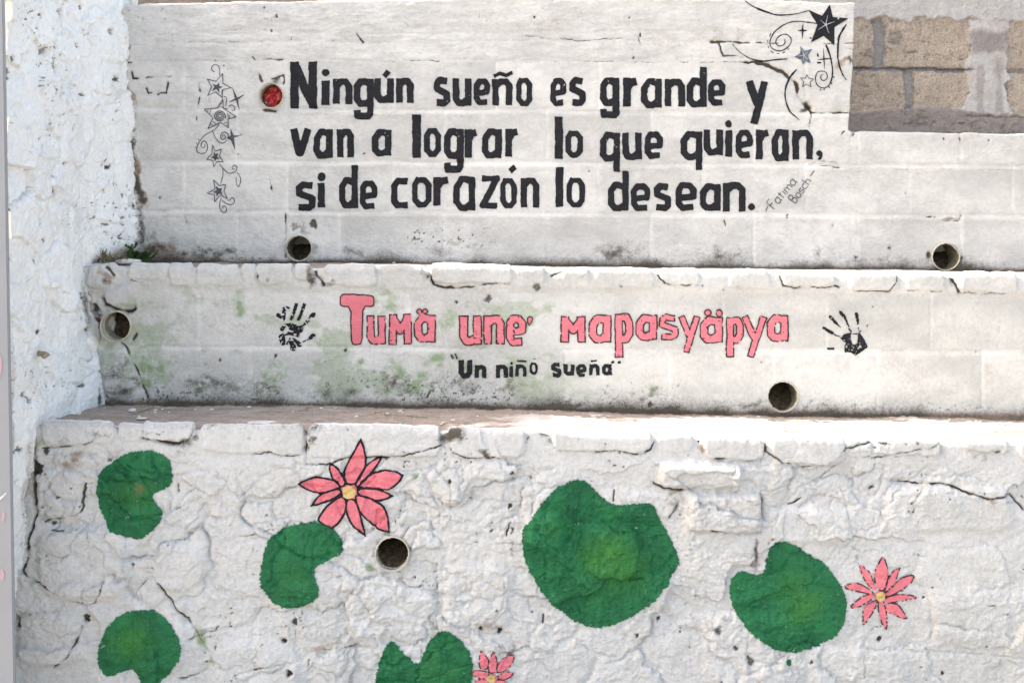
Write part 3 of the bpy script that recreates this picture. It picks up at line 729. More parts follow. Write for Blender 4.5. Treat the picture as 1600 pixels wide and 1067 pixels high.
# ================================================================ upper wall: tall piece and low piece
def upper_sheet(px0, px1, topf, seed):
    s = Sheet(D3, px0, px1, 1.50, topf, D3 + .15, lambda x: Z_of(topf(x * F / D3 + 800), D3) - .004, ST, r=.008)
    PX, PY, S = s.PX, s.PY, s.S
    fr = s.front | (s.lt == 0)
    d = .003 * fbm(s.Xg * 1.6, S * 2.5, 3, 201) + .0026 * fbm(s.Xg * 8, S * 13, 6, 202, .6) + .0010 * fbm(s.Xg * 60, S * 85, 3, 203, .65)
    jr = fbm(PX / 60, PY / 60, 2, 207) * 2
    tone = .5 * fbm(PX / 55, PY / 28, 4, 693, .6) - .15 * sstep(332, 340, PY)
    for y in (172, 254, 332): tone += .46 * np.exp(-((PY - y - 3 - (PX - 800) * .006 - jr) / 4.5) ** 2) * sstep(.25, .7, vn(PX / 70, PY / 50, 695))
    for y in (172, 254, 332):
        d -= .0042 * np.exp(-((PY - y - (PX - 800) * .006 - jr) / 2.6) ** 2)
        d += .0022 * np.exp(-((PY - y - 7 - (PX - 800) * .006 - jr) / 4) ** 2)
    for row, (y0, y1) in enumerate(((97, 172), (172, 254), (254, 332), (332, 420))):
        for k in range(-1, 12):
            vx = 128 + 161.5 * k + (row % 2) * 81
            mm = (PX > vx) & (PX <= vx + 161.5) & (PY > y0) & (PY < y1)
            tone[mm] += (_hash(np.array([k]), np.array([row + 7]), 5)[0] - .55) * .5
            m5 = (np.abs(PX - vx) < 14) & (PY > y0) & (PY < y1)
            tone[m5] += .5 * np.exp(-((PX[m5] - vx - jr[m5]) / 4.5) ** 2) * vn(PX[m5] / 20, PY[m5] / 20, 8)
            m = (np.abs(PX - vx) < 14) & (PY > y0) & (PY < y1)
            d[m] -= .0030 * np.exp(-((PX[m] - vx - jr[m]) / 2.8) ** 2)
    # roughly laid brick courses at the top
    up = 1 - sstep(94, 98, PY + jr)
    for y, w, dp in ((52, 2.2, .0035), (66, 2.4, .004), (95, 2.0, .004)):
        d -= dp * np.exp(-((PY - y - jr * 1.6 + (PX - 500) * .004) / w) ** 2) * (.3 + .7 * vn(PX / 45, PX * 0, y))
    d += up * .0050 * fbm(PX / 34, PY / 9, 5, 209, .6)
    d += np.exp(-((PY - 30) / 26) ** 2) * .002
    lb = (1 - sstep(300, 330, PX)) * sstep(95, 100, PY) * (1 - sstep(170, 174, PY))
    for y in (122, 147):
        d -= .004 * lb * np.exp(-((PY - y - jr) / 2.2) ** 2)
    d += (1 - sstep(200, 235, PX + 8 * fbm(PX / 20, PY / 20, 2, 9))) * (.010 * fbm(s.Xg * 12, S * 12, 4, 211))
    grime = np.zeros_like(d); moss = np.zeros_like(d); soil = np.zeros_like(d)
    CR = [([(187, 97), (205, 98)], 1.6, .010, .9), ([(206, 112), (207, 122), (216, 122)], 2.2, .014, 1), ([(217, 122), (240, 121), (266, 119)], 1.3, .006, .75), ([(228, 138), (230, 146), (236, 145)], 1.8, .010, .95),
          ([(262, 130), (260, 144), (246, 148)], 2.2, .012, .95), ([(311, 129), (311, 142)], 1.9, .012, 1), ([(311, 153), (309, 170)], 2.6, .008, .8), ([(195, 152), (197, 170)], 2.4, .014, 1), ([(307, 183), (308, 187)], 1.8, .006, .9),
          ([(393, 88), (398, 94), (418, 93), (441, 93)], 1.6, .010, .95), ([(640, 95), (668, 95), (692, 96)], 1.2, .006, .75), ([(558, 53), (562, 60), (568, 66)], 2.8, .006, .85), ([(200, 70), (280, 67), (420, 65)], 1.5, .002, .40), ([(225, 53), (270, 54), (330, 49), (420, 46)], 1.3, .002, .45),
          ([(632, 34), (638, 40), (638, 48)], 1.2, .003, .5), ([(460, 50), (560, 50), (640, 48)], 1.2, .002, .3), ([(820, 57), (880, 61), (920, 64), (970, 59), (996, 55), (1001, 67)], 1.4, .004, .6), ([(820, 97), (900, 96), (1000, 98), (1100, 97), (1165, 98)], 1.0, .003, .62),
          ([(1112, 66), (1145, 66), (1172, 68)], 2.3, .010, 1.1), ([(1115, 57), (1116, 66)], 1.0, .006, .7), ([(1181, 67), (1220, 68), (1272, 70), (1300, 68), (1332, 68)], 1.1, .006, .85), ([(1123, 68), (1127, 80), (1131, 87), (1161, 88)], 1.6, .008, .95), ([(1300, 70), (1318, 75), (1332, 78)], 1.1, .004, .6),
          ([(1165, 97), (1180, 97), (1195, 99), (1210, 107), (1225, 113), (1237, 124), (1246, 132), (1247, 150), (1255, 160), (1266, 170), (1268, 177)], 3.2, .020, 1.15), ([(1258, 160), (1266, 170)], 4.5, .02, .9), ([(1268, 177), (1290, 176), (1326, 177)], 1.4, .012, .9), ([(1267, 177), (1266, 188), (1265, 198)], 1.6, .010, .8),
          ([(1265, 257), (1280, 253), (1296, 252), (1306, 255)], 1.4, .010, .8), ([(1268, 259), (1290, 260), (1312, 261)], 1.3, .010, .9), ([(1320, 205), (1314, 210)], 2, .008, .8),
          ([(1312, 261), (1370, 264), (1420, 265), (1500, 264), (1600, 268), (1800, 271)], 1.2, .003, .42), ([(447, 333), (445, 380), (447, 402)], 1.6, .008, .85), ([(420, 275), (424, 300)], 1.5, .003, .5),
          ([(970, 335), (972, 372), (970, 408)], 1.6, .002, .40), ([(1132, 345), (1134, 352)], 2.2, .005, .9), ([(1133, 385), (1134, 405)], 2.0, .003, .5), ([(405, 118), (410, 128)], 2.4, .008, .8), ([(425, 124), (443, 118), (443, 130)], 2.6, .010, .8),
          ([(412, 172), (428, 174)], 3, .012, .9), ([(1448, 339), (1460, 340)], 1.4, .008, .8), ([(1475, 345), (1498, 345), (1502, 338)], 2.2, .005, .5), ([(1452, 396), (1453, 408)], 4, .014, .85), ([(1500, 395), (1500, 412)], 2.6, .012, .8),
          ([(289, 338), (293, 355)], 2.4, .004, .45), ([(1392, 262), (1396, 335), (1393, 420)], 1.5, .0015, .22), ([(1336, 200), (1334, 212)], 2.2, .01, .5)]
    cracks(PX, PY, d, grime, CR)
    HO = [(432, 25, 3, .006, .9), (350, 18, 0.1, 0, 0), (413, 13, 2, .004, .8), (424, 48, 2.5, .004, .7), (455, 60, 2, .003, .6), (520, 65, 1.6, .003, .7), (835, 27, 2, .003, .8), (984, 28, 2, .003, .6), (990, 90, 2, .004, .6), (1000, 55, 3, .006, .9), (249, 308, 3, .004, .6), (424, 294, 2.6, .004, .8), (569, 240, 2, .004, .9),
          (1230, 337, 3, .004, .8), (1545, 220, 2.5, .004, .7), (1475, 218, 2.5, .004, .8), (1500, 218, 2.5, .004, .7), (1302, 352, 4, .004, .4), (1415, 302, 3, .003, .5), (1390, 387, 3, .004, .6), (1338, 402, 4, .006, .6), (490, 350, 6, .006, .8), (460, 352, 9, .004, .5), (920, 268, 1.6, .003, .7), (1325, 96, 6, .014, .7), (1310, 30, 2, .004, .7)]
    holes(PX, PY, d, grime, HO)
    sp = sstep(.84, .9, vn(PX / 3.6, PY / 3.4, 321)) * np.clip(np.exp(-((PX - 690) / 110) ** 2 - ((PY - 370) / 26) ** 2) + .6 * np.exp(-((PY - 25) / 22) ** 2) * sstep(.5, .75, vn(PX / 80, PY / 40, 329)), 0, 1)
    grime = np.maximum(grime, .62 * sp * fr); d -= .002 * sp
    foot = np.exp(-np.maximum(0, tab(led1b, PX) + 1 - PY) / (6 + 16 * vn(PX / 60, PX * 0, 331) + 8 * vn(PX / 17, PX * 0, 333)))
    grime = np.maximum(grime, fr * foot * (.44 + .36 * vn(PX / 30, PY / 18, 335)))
    soil = np.maximum(soil, fr * np.exp(-np.maximum(0, tab(led1b, PX) + 1 - PY) / 6) * .8)
    reg = np.exp(-np.maximum(0, tab(led1b, PX) - PY) / 22) * sstep(.38, .66, .5 + .8 * fbm(PX / 55, PY / 40, 4, 683, .6))
    grime = np.maximum(grime, fr * reg * sstep(.08, .40, fbm(PX / 3.4, PY / 3.2, 3, 685, .6)) * .60)
    soil = np.maximum(soil, fr * .30 * reg)
    blobs(PX, PY, grime, [(250, 385, 40, 24, .42), (330, 395, 60, 14, .42), (216, 330, 11, 80, .62), (206, 240, 9, 70, .55), (196, 60, 8, 60, .38), (300, 400, 60, 12, .42), (470, 362, 26, 16, .32), (490, 385, 20, 14, .30), (560, 395, 80, 18, .30), (720, 385, 90, 20, .30), (960, 395, 50, 26, .38), (1130, 400, 50, 20, .36),
                          (1290, 395, 30, 22, .32), (1290, 402, 20, 20, .36), (650, 372, 200, 40, .20), (1090, 360, 200, 40, .14), (1350, 410, 60, 10, .36), (1500, 405, 16, 14, .5), (260, 340, 30, 26, .22), (430, 128, 20, 10, .42), (1258, 165, 6, 8, .6), (330, 155, 6, 10, .3), (390, 190, 24, 12, .24), (430, 205, 20, 14, .2)])
    blobs(PX, PY, soil, [(245, 396, 46, 14, .7), (218, 345, 11, 50, .7), (212, 265, 9, 50, .6), (200, 150, 6, 60, .5), (1100, 60, 180, 26, .24), (860, 40, 120, 30, .22), (1410, 290, 20, 30, .2), (1250, 235, 40, 30, .2), (330, 405, 90, 6, .5), (1480, 345, 20, 4, .4), (1320, 96, 12, 8, .5)])
    blobs(PX, PY, moss, [(1262, 164, 5, 7, .8), (205, 200, 5, 60, .4), (1030, 88, 12, 5, .35), (216, 375, 12, 24, .5), (1140, 405, 60, 10, .35), (840, 55, 60, 10, .25)])
    s.displace(d)
    return s, {'grime': grime, 'moss': moss, 'soil': soil, 'tone': tone}

XS = 1328
tall_top = [(100, 9), (200, 8), (330, 5), (450, 2.5), (600, -1), (850, -2.5), (1150, -1), (1250, 2.5), (1330, 4.5)]
low_top = [(1320, 205), (1400, 207.5), (1500, 208), (1600, 210), (2000, 214)]
s3, a3 = upper_sheet(120, XS, lambda px: tab(tall_top, px) + .5 * fbm(px / 40, px * 0, 3, 54), 1)
s3b, a3b = upper_sheet(XS - 1, 2010, lambda px: tab(low_top, px) + 1.1 * fbm(px / 40, px * 0, 3, 57), 2)
# the tall piece's end leans and crumbles a little: shear its last columns
endx = float(X_of(XS, D3))
wgt = sstep(endx - .10, endx, s3.Xg) * (s3.Zg > float(Z_of(205, D3)))
tt = np.clip((s3.Zg - float(Z_of(205, D3))) / .5, 0, 1)
lean = (.026 * tt + .006 * fbm(s3.Zg * 14, s3.Zg * 0, 3, 77) - .004)
s3.Xg = s3.Xg + wgt * lean
# wrap the end face back
def endface(s, attrs):
    k = 9
    Xe = np.repeat(s.Xg[-1:, :], k, 0) + .004 * fbm(s.Zg[-1:, :] * 20 + np.arange(k)[:, None] * .3, np.arange(k)[:, None] * .5 + 0 * s.Zg[-1:, :], 3, 5)
    t = (np.arange(1, k + 1) / k)[:, None]
    Ye = np.maximum(s.Yg[-1:, :], s.Yg[-1:, :] * (1 - t) + (D3 + .15) * t)
    Ze = np.repeat(s.Zg[-1:, :], k, 0)
    s.Xg = np.concatenate((s.Xg, Xe)); s.Yg = np.concatenate((s.Yg, Ye)); s.Zg = np.concatenate((s.Zg, Ze))
    s.PX = np.concatenate((s.PX, np.full((k, s.m), 1e6))); s.PY = np.concatenate((s.PY, np.full((k, s.m), 1e6)))
    s.front = np.concatenate((s.front, np.repeat(s.front[-1:], k, 0)))
    s.n += k
    return {a: np.concatenate((v, np.repeat(v[-1:], k, 0) * .3)) for a, v in attrs.items()}
a3 = endface(s3, a3)
n_keep = s3.n - 9
zlo = float(Z_of(208, D3))
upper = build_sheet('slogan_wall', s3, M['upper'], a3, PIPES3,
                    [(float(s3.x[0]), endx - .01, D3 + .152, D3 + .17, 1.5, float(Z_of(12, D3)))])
s3.n = n_keep
tag(upper, 'tall upper whitewashed wall bearing the big black handwritten slogan', 'wall')
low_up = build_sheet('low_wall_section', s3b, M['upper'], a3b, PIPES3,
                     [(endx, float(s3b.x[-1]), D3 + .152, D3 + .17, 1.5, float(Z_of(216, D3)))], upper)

# ================================================================ bare block wall behind
s4 = Sheet(D4, -250, 2050, 1.45, lambda px: -46 + 0 * px, D4 + .15, lambda x: 0 * x + float(Z_of(-46, D4)), .004, r=.01)
PX, PY = s4.PX, s4.PY
jx = PX + 3.4 * fbm(PX / 14, PY / 14, 5, 401, .6); jy = PY + 2.8 * fbm(PX / 14, PY / 14, 5, 403, .6) - (PX - 1400) * .012
z0 = np.zeros_like(PX)
mortar = z0.copy(); plaster = z0.copy(); damp = z0.copy(); gr4 = z0.copy()
def band(v, a, b, s=.9): return sstep(a - s, a + s, v) * (1 - sstep(b - s, b + s, v))
rowA = band(jy, 30, 106); rowB = band(jy, 112, 180)
mortar = np.maximum(mortar, band(jy, 106, 112))
for k in range(-9, 5):
    x = 1373 + k * 148
    if k == 1: x = 1520
    jx = PX + 3.4 * fbm(PX / 14, PY / 14, 5, 401, .6) + 5 * fbm(PY / 16 + k * 7, PY * 0 + k, 3, 409)
    mortar = np.maximum(mortar, rowA * band(jx, x - (9 if k == 0 else 4), x + (9 if k == 0 else 5)))
    x2 = 1419 + k * 148
    mortar = np.maximum(mortar, rowB * band(jx, x2 - 6, x2 + 7))
pw = 30 + 12 * sstep(145, 178, jy) + 9 * fbm(PX / 22, PY / 22, 5, 9, .6)
patch = band(jy, 30, 182) * (1 - sstep(pw - 2, pw + 2, np.abs(jx - 1543)))
dn = fbm(PX / 18, PY / 18, 4, 431, .6) * 14
damp = patch * np.exp(-((PX - 1548 + dn) / 42) ** 4 - ((PY - 66 + dn * .7) / 19) ** 6) * .9
damp = np.maximum(damp, patch * .55 * sstep(.52, .75, vn(PX / 15, PY / 40, 437)) * sstep(85, 100, PY))
plaster = np.maximum(patch * np.clip(.55 + .9 * vn(PX / 24, PY / 30, 441), 0, 1), 1 - sstep(28, 31, jy + 9 * fbm(PX / 20, PY / 30, 5, 17, .6)))
base = sstep(176, 181, jy + 4 * fbm(PX / 60, PX * 0, 2, 19) + 10 * np.exp(-((PX - 1440) / 60) ** 2))
damp = np.maximum(damp, base * .9)
plaster = plaster * (1 - base)
far_left = 1 - sstep(1180, 1260, PX)
smr = sstep(.38, .62, fbm(PX / 40, PY / 16, 5, 447, .6) + .35 * mortar) * (1 - far_left)
mortar = np.maximum(mortar, .75 * smr)
damp = np.maximum(damp, far_left * .6)
plaster = plaster * (1 - far_left * (PY < 30))
streak = band(jy, 30, 100) * np.exp(-(jy - 30) / 30) * 1.0
gr4 = np.exp(-((jy - 107 - 1.5 * fbm(PX / 30, PY / 30, 2, 5)) / 1.2) ** 2) * band(PX, 1300, 1520, 8)
gr4 = np.maximum(gr4, .7 * np.exp(-((jy - 182) / 1.5) ** 2) * band(PX, 1500, 1700, 8))
gr4 = np.maximum(gr4, far_left * .35)
pits4 = sstep(.35, .6, fbm(s4.Xg * 55, s4.S * 55, 3, 451, .6))
d = .004 * fbm(s4.Xg * 3, s4.S * 3, 3, 405) + .0040 * fbm(s4.Xg * 45, s4.S * 45, 3, 407, .65) - .005 * pits4 * (1 - plaster)
d = d - .013 * mortar * (1 - plaster) + .008 * plaster + .02 * base - .006 * gr4
s4.displace(d)
back = build_sheet('block_wall', s4, M['block'], {'mortar': mortar, 'plaster': plaster, 'damp': damp, 'streak': streak, 'grime': gr4}, [],
                   [(float(s4.x[0]), float(s4.x[-1]), D4 + .152, D4 + .17, 1.45, float(Z_of(-44, D4)))])
tag(back, 'bare tan concrete block wall with grey mortar behind the white walls', 'wall')

# earth filling between the white wall and the block wall
V, Q = add_box_np(np.zeros((0, 3)), np.zeros((0, 4), int), -1.6, 3.4, D3 + .172, D4 + .02, .5, 1.62)
tag(obj('terrace_fill', mesh_np('terrace_fill', V, Q, smooth=False), M['soil']), kind='structure')

# ================================================================ side wall of rough plaster
ys = np.arange(3.47, 4.46, .0042); zs = np.arange(-.02, 2.76, .0042)
Yg, Zg = np.meshgrid(ys, zs, indexing='ij')
kn_y = [3.4, 3.63, 4.03, 4.29, 4.5]
kn_z = [-.1, .26, .6, 1.1, 1.165, 1.56, 1.6, 2.6, 2.9]
tabx = {3.4: [-1.66, -1.66, -1.64, -1.61, -1.61, -1.60, -1.60, -1.60, -1.60],
        3.63: [-1.67, -1.655, -1.622, -1.582, -1.58, -1.585, -1.585, -1.60, -1.60],
        4.03: [-1.53, -1.53, -1.52, -1.512, -1.515, -1.572, -1.575, -1.575, -1.58],
        4.29: [-1.44, -1.44, -1.44, -1.44, -1.44, -1.444, -1.446, -1.527, -1.54],
        4.5: [-1.40, -1.40, -1.40, -1.40, -1.40, -1.41, -1.41, -1.50, -1.50]}
cols = np.stack([np.interp(Zg, kn_z, tabx[k]) for k in kn_y], -1)
fi = np.clip(np.interp(Yg, kn_y, np.arange(5)), 0, 3.999)
i0 = fi.astype(int); u = fi - i0
Xb = np.take_along_axis(cols, i0[..., None], -1)[..., 0] * (1 - u) + np.take_along_axis(cols, (i0 + 1)[..., None], -1)[..., 0] * u
a, b = Yg, Zg
f1, f2, idx, ox, oz = worley((a + .05 * fbm(a * 7, b * 7, 3, 1)) / .17, (b + .05 * fbm(a * 7, b * 7, 3, 2)) / .15, 31)
d = .014 * fbm(a * 4, b * 4, 3, 501) + (idx - .5) * .020 + ox * ((idx * 5.1) % 1 - .5) * .03 - .008 * np.exp(-((f2 - f1) / .1) ** 2) * sstep(.4, .7, vn(a * 5, b * 5, 9))
f1, f2, id2, ox, oz = worley((a + .03 * fbm(a * 12, b * 12, 4, 4)) / .085, (b + .03 * fbm(a * 12, b * 12, 4, 6)) / .055, 37)
d += (id2 - .5) * .007 + ox * ((id2 * 5.1) % 1 - .5) * .010 + oz * ((id2 * 3.3) % 1 - .5) * .010
d += .0075 * fbm(a * 11, b * 13, 5, 503, .58) + .003 * ridged(a * 20, b * 24, 3, 505) + .0018 * fbm(a * 90, b * 90, 2, 507)
gs = np.zeros_like(d); ms = gs.copy(); sl_ = gs.copy()
# pits and slots
pit = sstep(.40, .56, fbm(a * 26, b * 40, 3, 511)) * sstep(.48, .68, vn(a * 6, b * 6, 513))
d -= .010 * pit; gs = np.maximum(gs, .52 * pit)
pk = sstep(.46, .58, fbm(a * 70, b * 100, 2, 515)) * sstep(.45, .7, vn(a * 5, b * 4, 517))
d -= .004 * pk; gs = np.maximum(gs, .48 * pk)
# perspective rows of this wall in the photograph: (px, py) -> (y, z)
def side_pt(px, py):
    lo = 3.47; hi = 4.45
    for _ in range(40):
        mid = (lo + hi) / 2
        z = ZC - (py - HZ) / F * mid
        x = [np.interp(z, kn_z, tabx[k]) for k in kn_y]
        xb = np.interp(mid, kn_y, x)
        if xb / mid * F + 800 < px: lo = mid
        else: hi = mid
    return mid, ZC - (py - HZ) / F * mid
SH = [(97, 22, 10, .030, .7), (68, 78, 10, .02, .5), (122, 72, 7, .02, .8), (20, 92, 8, .012, .6), (40, 118, 5, .01, .4), (110, 60, 6, .01, .5), (180, 122, 10, .012, .6), (85, 300, 9, .02, .7), (115, 200, 6, .012, .7), (103, 257, 6, .014, .7), (173, 262, 6, .012, .8), (68, 225, 5, .01, .7),
      (65, 350, 12, .012, .45), (38, 365, 6, .01, .6), (12, 328, 6, .012, .7), (14, 425, 6, .014, .9), (118, 357, 5, .01, .6), (90, 372, 4, .008, .6), (210, 322, 5, .01, .7), (188, 340, 8, .01, .5), (125, 497, 6, .012, .7), (68, 518, 5, .012, .7), (92, 530, 5, .01, .5), (15, 495, 7, .014, .6), (22, 510, 4, .01, .7),
      (136, 515, 6, .012, .7), (55, 655, 0.1, 0, 0), (60, 625, 7, .02, .9), (25, 300, 4, .008, .7), (46, 292, 3, .006, .7), (170, 50, 8, .012, .5), (30, 20, 5, .006, .3), (150, 410, 8, .012, .5), (18, 405, 5, .01, .7)]
for px, py, r, dep, dk in SH:
    yy, zz = side_pt(px, py)
    rz = r / 430. * .8; ry = r / 140. * .36
    m = (np.abs(a - yy) < ry * 3) & (np.abs(b - zz) < rz * 3)
    q = np.hypot((a[m] - yy) / ry, (b[m] - zz) / rz) + .9 * fbm(a[m] * 38, b[m] * 60, 4, int(px), .6)
    pr = 1 - sstep(.45, .8, q)
    d[m] -= dep * pr; gs[m] = np.maximum(gs[m], dk * pr * .9)
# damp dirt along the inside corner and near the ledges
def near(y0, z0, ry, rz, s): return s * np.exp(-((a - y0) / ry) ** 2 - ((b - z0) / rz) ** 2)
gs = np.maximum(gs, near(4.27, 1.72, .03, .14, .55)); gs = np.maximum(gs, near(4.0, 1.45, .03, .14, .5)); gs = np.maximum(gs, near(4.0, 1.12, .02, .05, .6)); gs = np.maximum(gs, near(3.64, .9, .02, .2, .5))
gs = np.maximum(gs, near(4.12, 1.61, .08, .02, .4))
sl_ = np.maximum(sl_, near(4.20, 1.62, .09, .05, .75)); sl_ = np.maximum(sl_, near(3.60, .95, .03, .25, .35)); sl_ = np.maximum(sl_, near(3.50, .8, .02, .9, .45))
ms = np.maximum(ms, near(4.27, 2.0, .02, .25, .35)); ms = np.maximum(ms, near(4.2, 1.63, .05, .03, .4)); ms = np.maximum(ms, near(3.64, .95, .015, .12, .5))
Xs = Xb + d
V = np.stack((Xs, Yg, Zg), -1).reshape(-1, 3)
ny, nz = Xs.shape
idg = np.arange(ny * nz).reshape(ny, nz)
Qs = np.stack((idg[:-1, :-1], idg[1:, :-1], idg[1:, 1:], idg[:-1, 1:]), -1).reshape(-1, 4)
n0 = len(V)
# top and front return
top = np.stack((np.full(ny, -2.1), ys, np.full(ny, zs[-1])), -1)
fro = np.stack((np.full(nz, -2.1), np.full(nz, ys[0]), zs), -1)
V = np.concatenate((V, top, fro))
ti = n0 + np.arange(ny); fi_ = n0 + ny + np.arange(nz)
Qs = np.concatenate((Qs, np.stack((idg[:-1, -1], idg[1:, -1], ti[1:], ti[:-1]), -1), np.stack((idg[0, 1:], idg[0, :-1], fi_[:-1], fi_[1:]), -1)))
V, Qs = add_box_np(V, Qs, -2.1, -1.75, ys[0] + .01, ys[-1], 0, zs[-1] - .01)
ext = len(V) - n0
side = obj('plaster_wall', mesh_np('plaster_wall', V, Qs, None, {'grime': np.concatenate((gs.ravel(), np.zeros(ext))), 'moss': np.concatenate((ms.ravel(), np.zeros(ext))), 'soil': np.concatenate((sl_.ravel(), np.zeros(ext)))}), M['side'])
tag(side, 'bright white rough plastered side wall running out from the corner at left', 'wall')

# ================================================================ signed-distance paint
def sdf_strokes(PX, PY, lines, hw):
    f = np.full(PX.shape, 1e9)
    for ln in lines:
        p = [np.array(q, float) for q in ln]
        closed = np.allclose(p[0], p[-1]) and len(p) > 2
        ns = len(p) - 1
        for i in range(ns):
            a, b = p[i], p[i + 1]
            v = b - a; L = np.hypot(*v) + 1e-9; v = v / L
            rx, ry = PX - a[0], PY - a[1]
            t = rx * v[0] + ry * v[1]; s = np.abs(-rx * v[1] + ry * v[0])
            qx = np.abs(t - L / 2) - L / 2; qy = s - hw
            f = np.minimum(f, np.hypot(np.maximum(qx, 0), np.maximum(qy, 0)) + np.minimum(np.maximum(qx, qy), 0))
            if i < ns - 1 or closed:
                f = np.minimum(f, np.hypot(PX - b[0], PY - b[1]) - hw)
    return f

def sdf_poly(PX, PY, pts):
    inside = np.zeros(PX.shape, bool)
    n = len(pts)
    for i in range(n):
        ax, ay = pts[i]; bx, by = pts[(i + 1) % n]
        c = (ay > PY) != (by > PY)
        xi = ax + (PY - ay) / (by - ay + 1e-12) * (bx - ax)
        inside ^= c & (PX < xi)
    d = poly_dist(PX, PY, pts, True)
    return np.where(inside, -d, d)

def smooth_poly(pts, it=2):
    p = [np.array(q, float) for q in pts]
    for _ in range(it):
        o = []
        for i in range(len(p)):
            a, b = p[i], p[(i + 1) % len(p)]
            o += [a * .75 + b * .25, a * .25 + b * .75]
        p = o
    return [tuple(q) for q in p]

def grid_for(x0, y0, x1, y1, h):
    xs = np.arange(x0, x1 + h, h); yy = np.arange(y0, y1 + h, h)
    return np.meshgrid(xs, yy, indexing='ij')

def fill(PX, PY, f):
    """marching squares: returns px,py of vertices and polygons where f<0"""
    n, m = f.shape
    ins = f < 0
    idx = -np.ones((n, m), int)
    # vertices: inside corners
    idx[ins] = np.arange(ins.sum())
    vx = list(PX[ins]); vy = list(PY[ins])
    c = ins[:-1, :-1].astype(int) + ins[1:, :-1] + ins[1:, 1:] + ins[:-1, 1:]
    full = c == 4
    Q = np.stack((idx[:-1, :-1][full], idx[1:, :-1][full], idx[1:, 1:][full], idx[:-1, 1:][full]), -1)
    T = []; ec = {}
    def cross(a, b):
        k = (a, b) if a < b else (b, a)
        if k in ec: return ec[k]
        fa, fb = f[a], f[b]
        t = min(max(fa / (fa - fb), .02), .98)
        vx.append(PX[a] + (PX[b] - PX[a]) * t); vy.append(PY[a] + (PY[b] - PY[a]) * t)
        ec[k] = len(vx) - 1
        return ec[k]
    for i, j in zip(*np.where((c > 0) & (c < 4))):
        cs = [(i, j), (i + 1, j), (i + 1, j + 1), (i, j + 1)]
        po = []
        for k in range(4):
            a, b = cs[k], cs[(k + 1) % 4]
            if ins[a]: po.append(idx[a])
            if ins[a] != ins[b]: po.append(cross(a, b))
        if len(po) >= 3: T.append(po)
    return np.array(vx), np.array(vy), Q, T

def sheet_for(wall, px):
    return {1: s1, 2: s2, 3: s3}[wall]

DW = {1: D1, 2: D2, 3: D3}
OWN = {1: lower, 2: middle, 3: upper}
def paint(name, wall, PX, PY, f, mat, off=.0018, parent=None, attrs=None):
    vx, vy, Q, T = fill(PX, PY, f)
    if len(vx) < 3: return None
    D = DW[wall]
    X = X_of(vx, D); Z = Z_of(vy, D)
    s = sheet_for(wall, vx)
    Y = s.y_at(X, Z)
    # the point sits on the relief itself
    V = np.stack((X, Y - off, Z), -1)
    # px rows grow downward: flip winding so faces look at the street
    Q = Q[:, ::-1] if len(Q) else Q
    T = [t[::-1] for t in T]
    A = attrs(vx, vy) if attrs else None
    return obj(name, mesh_np(name, V, Q, T, A), mat, parent or OWN[wall])

def ragged(PX, PY, f, amp=.5, scale=3.0, seed=0):
    return f + amp * fbm(PX / scale, PY / scale, 3, seed)

def resample(pts, step):
    p = [np.array(q, float) for q in pts]
    # Catmull-Rom through the points
    out = []
    for i in range(len(p) - 1):
        p0 = p[max(i - 1, 0)]; p1 = p[i]; p2 = p[i + 1]; p3 = p[min(i + 2, len(p) - 1)]
        n = max(2, int(np.hypot(*(p2 - p1)) / step))
        for k in range(n):
            t = k / n
            out.append(.5 * ((2 * p1) + (-p0 + p2) * t + (2 * p0 - 5 * p1 + 4 * p2 - p3) * t * t + (-p0 + 3 * p1 - 3 * p2 + p3) * t ** 3))
    out.append(p[-1])
    return np.array(out)

def ribbons(name, wall, lines, mat, off=.0022, parent=None, smooth=True, seed=0):
    """thin brush lines: each (points, width_px); slightly uneven in width"""
    VX = []; VY = []; Q = []
    b = 0
    for pts, w in lines:
        P = resample(pts, 1.2) if smooth else resample_lin(pts, 1.2)
        tg = np.gradient(P, axis=0); tg /= (np.hypot(tg[:, 0], tg[:, 1])[:, None] + 1e-9)
        nm = np.stack((-tg[:, 1], tg[:, 0]), -1)
        L = np.arange(len(P))
        ww = np.asarray(w) if np.ndim(w) else np.full(1, w)
        wv = np.interp(np.linspace(0, 1, len(P)), np.linspace(0, 1, len(ww)), ww)
        wv = wv * (.72 + .55 * vn(L / 3.5 + seed + P[0, 0], L * 0., 3 + seed)) / 2
        wv[0] *= .6; wv[-1] *= .6
        A = P + nm * wv[:, None]; B = P - nm * wv[:, None]
        VX += [*A[:, 0], *B[:, 0]]; VY += [*A[:, 1], *B[:, 1]]
        n = len(P)
        for i in range(n - 1): Q.append((b + i, b + n + i, b + n + i + 1, b + i + 1))
        b += 2 * n
    vx = np.array(VX); vy = np.array(VY); D = DW[wall]
    X = X_of(vx, D); Z = Z_of(vy, D)
    Y = sheet_for(wall, vx).y_at(X, Z) - off
    return obj(name, mesh_np(name, np.stack((X, Y, Z), -1), np.array(Q)), mat, parent or OWN[wall])

def resample_lin(pts, step):
    out = []
    for a, b in zip(pts[:-1], pts[1:]):
        a = np.array(a, float); b = np.array(b, float)
        n = max(1, int(np.hypot(*(b - a)) / step))
        out += [a + (b - a) * k / n for k in range(n)]
    out.append(np.array(pts[-1], float))
    return np.array(out)

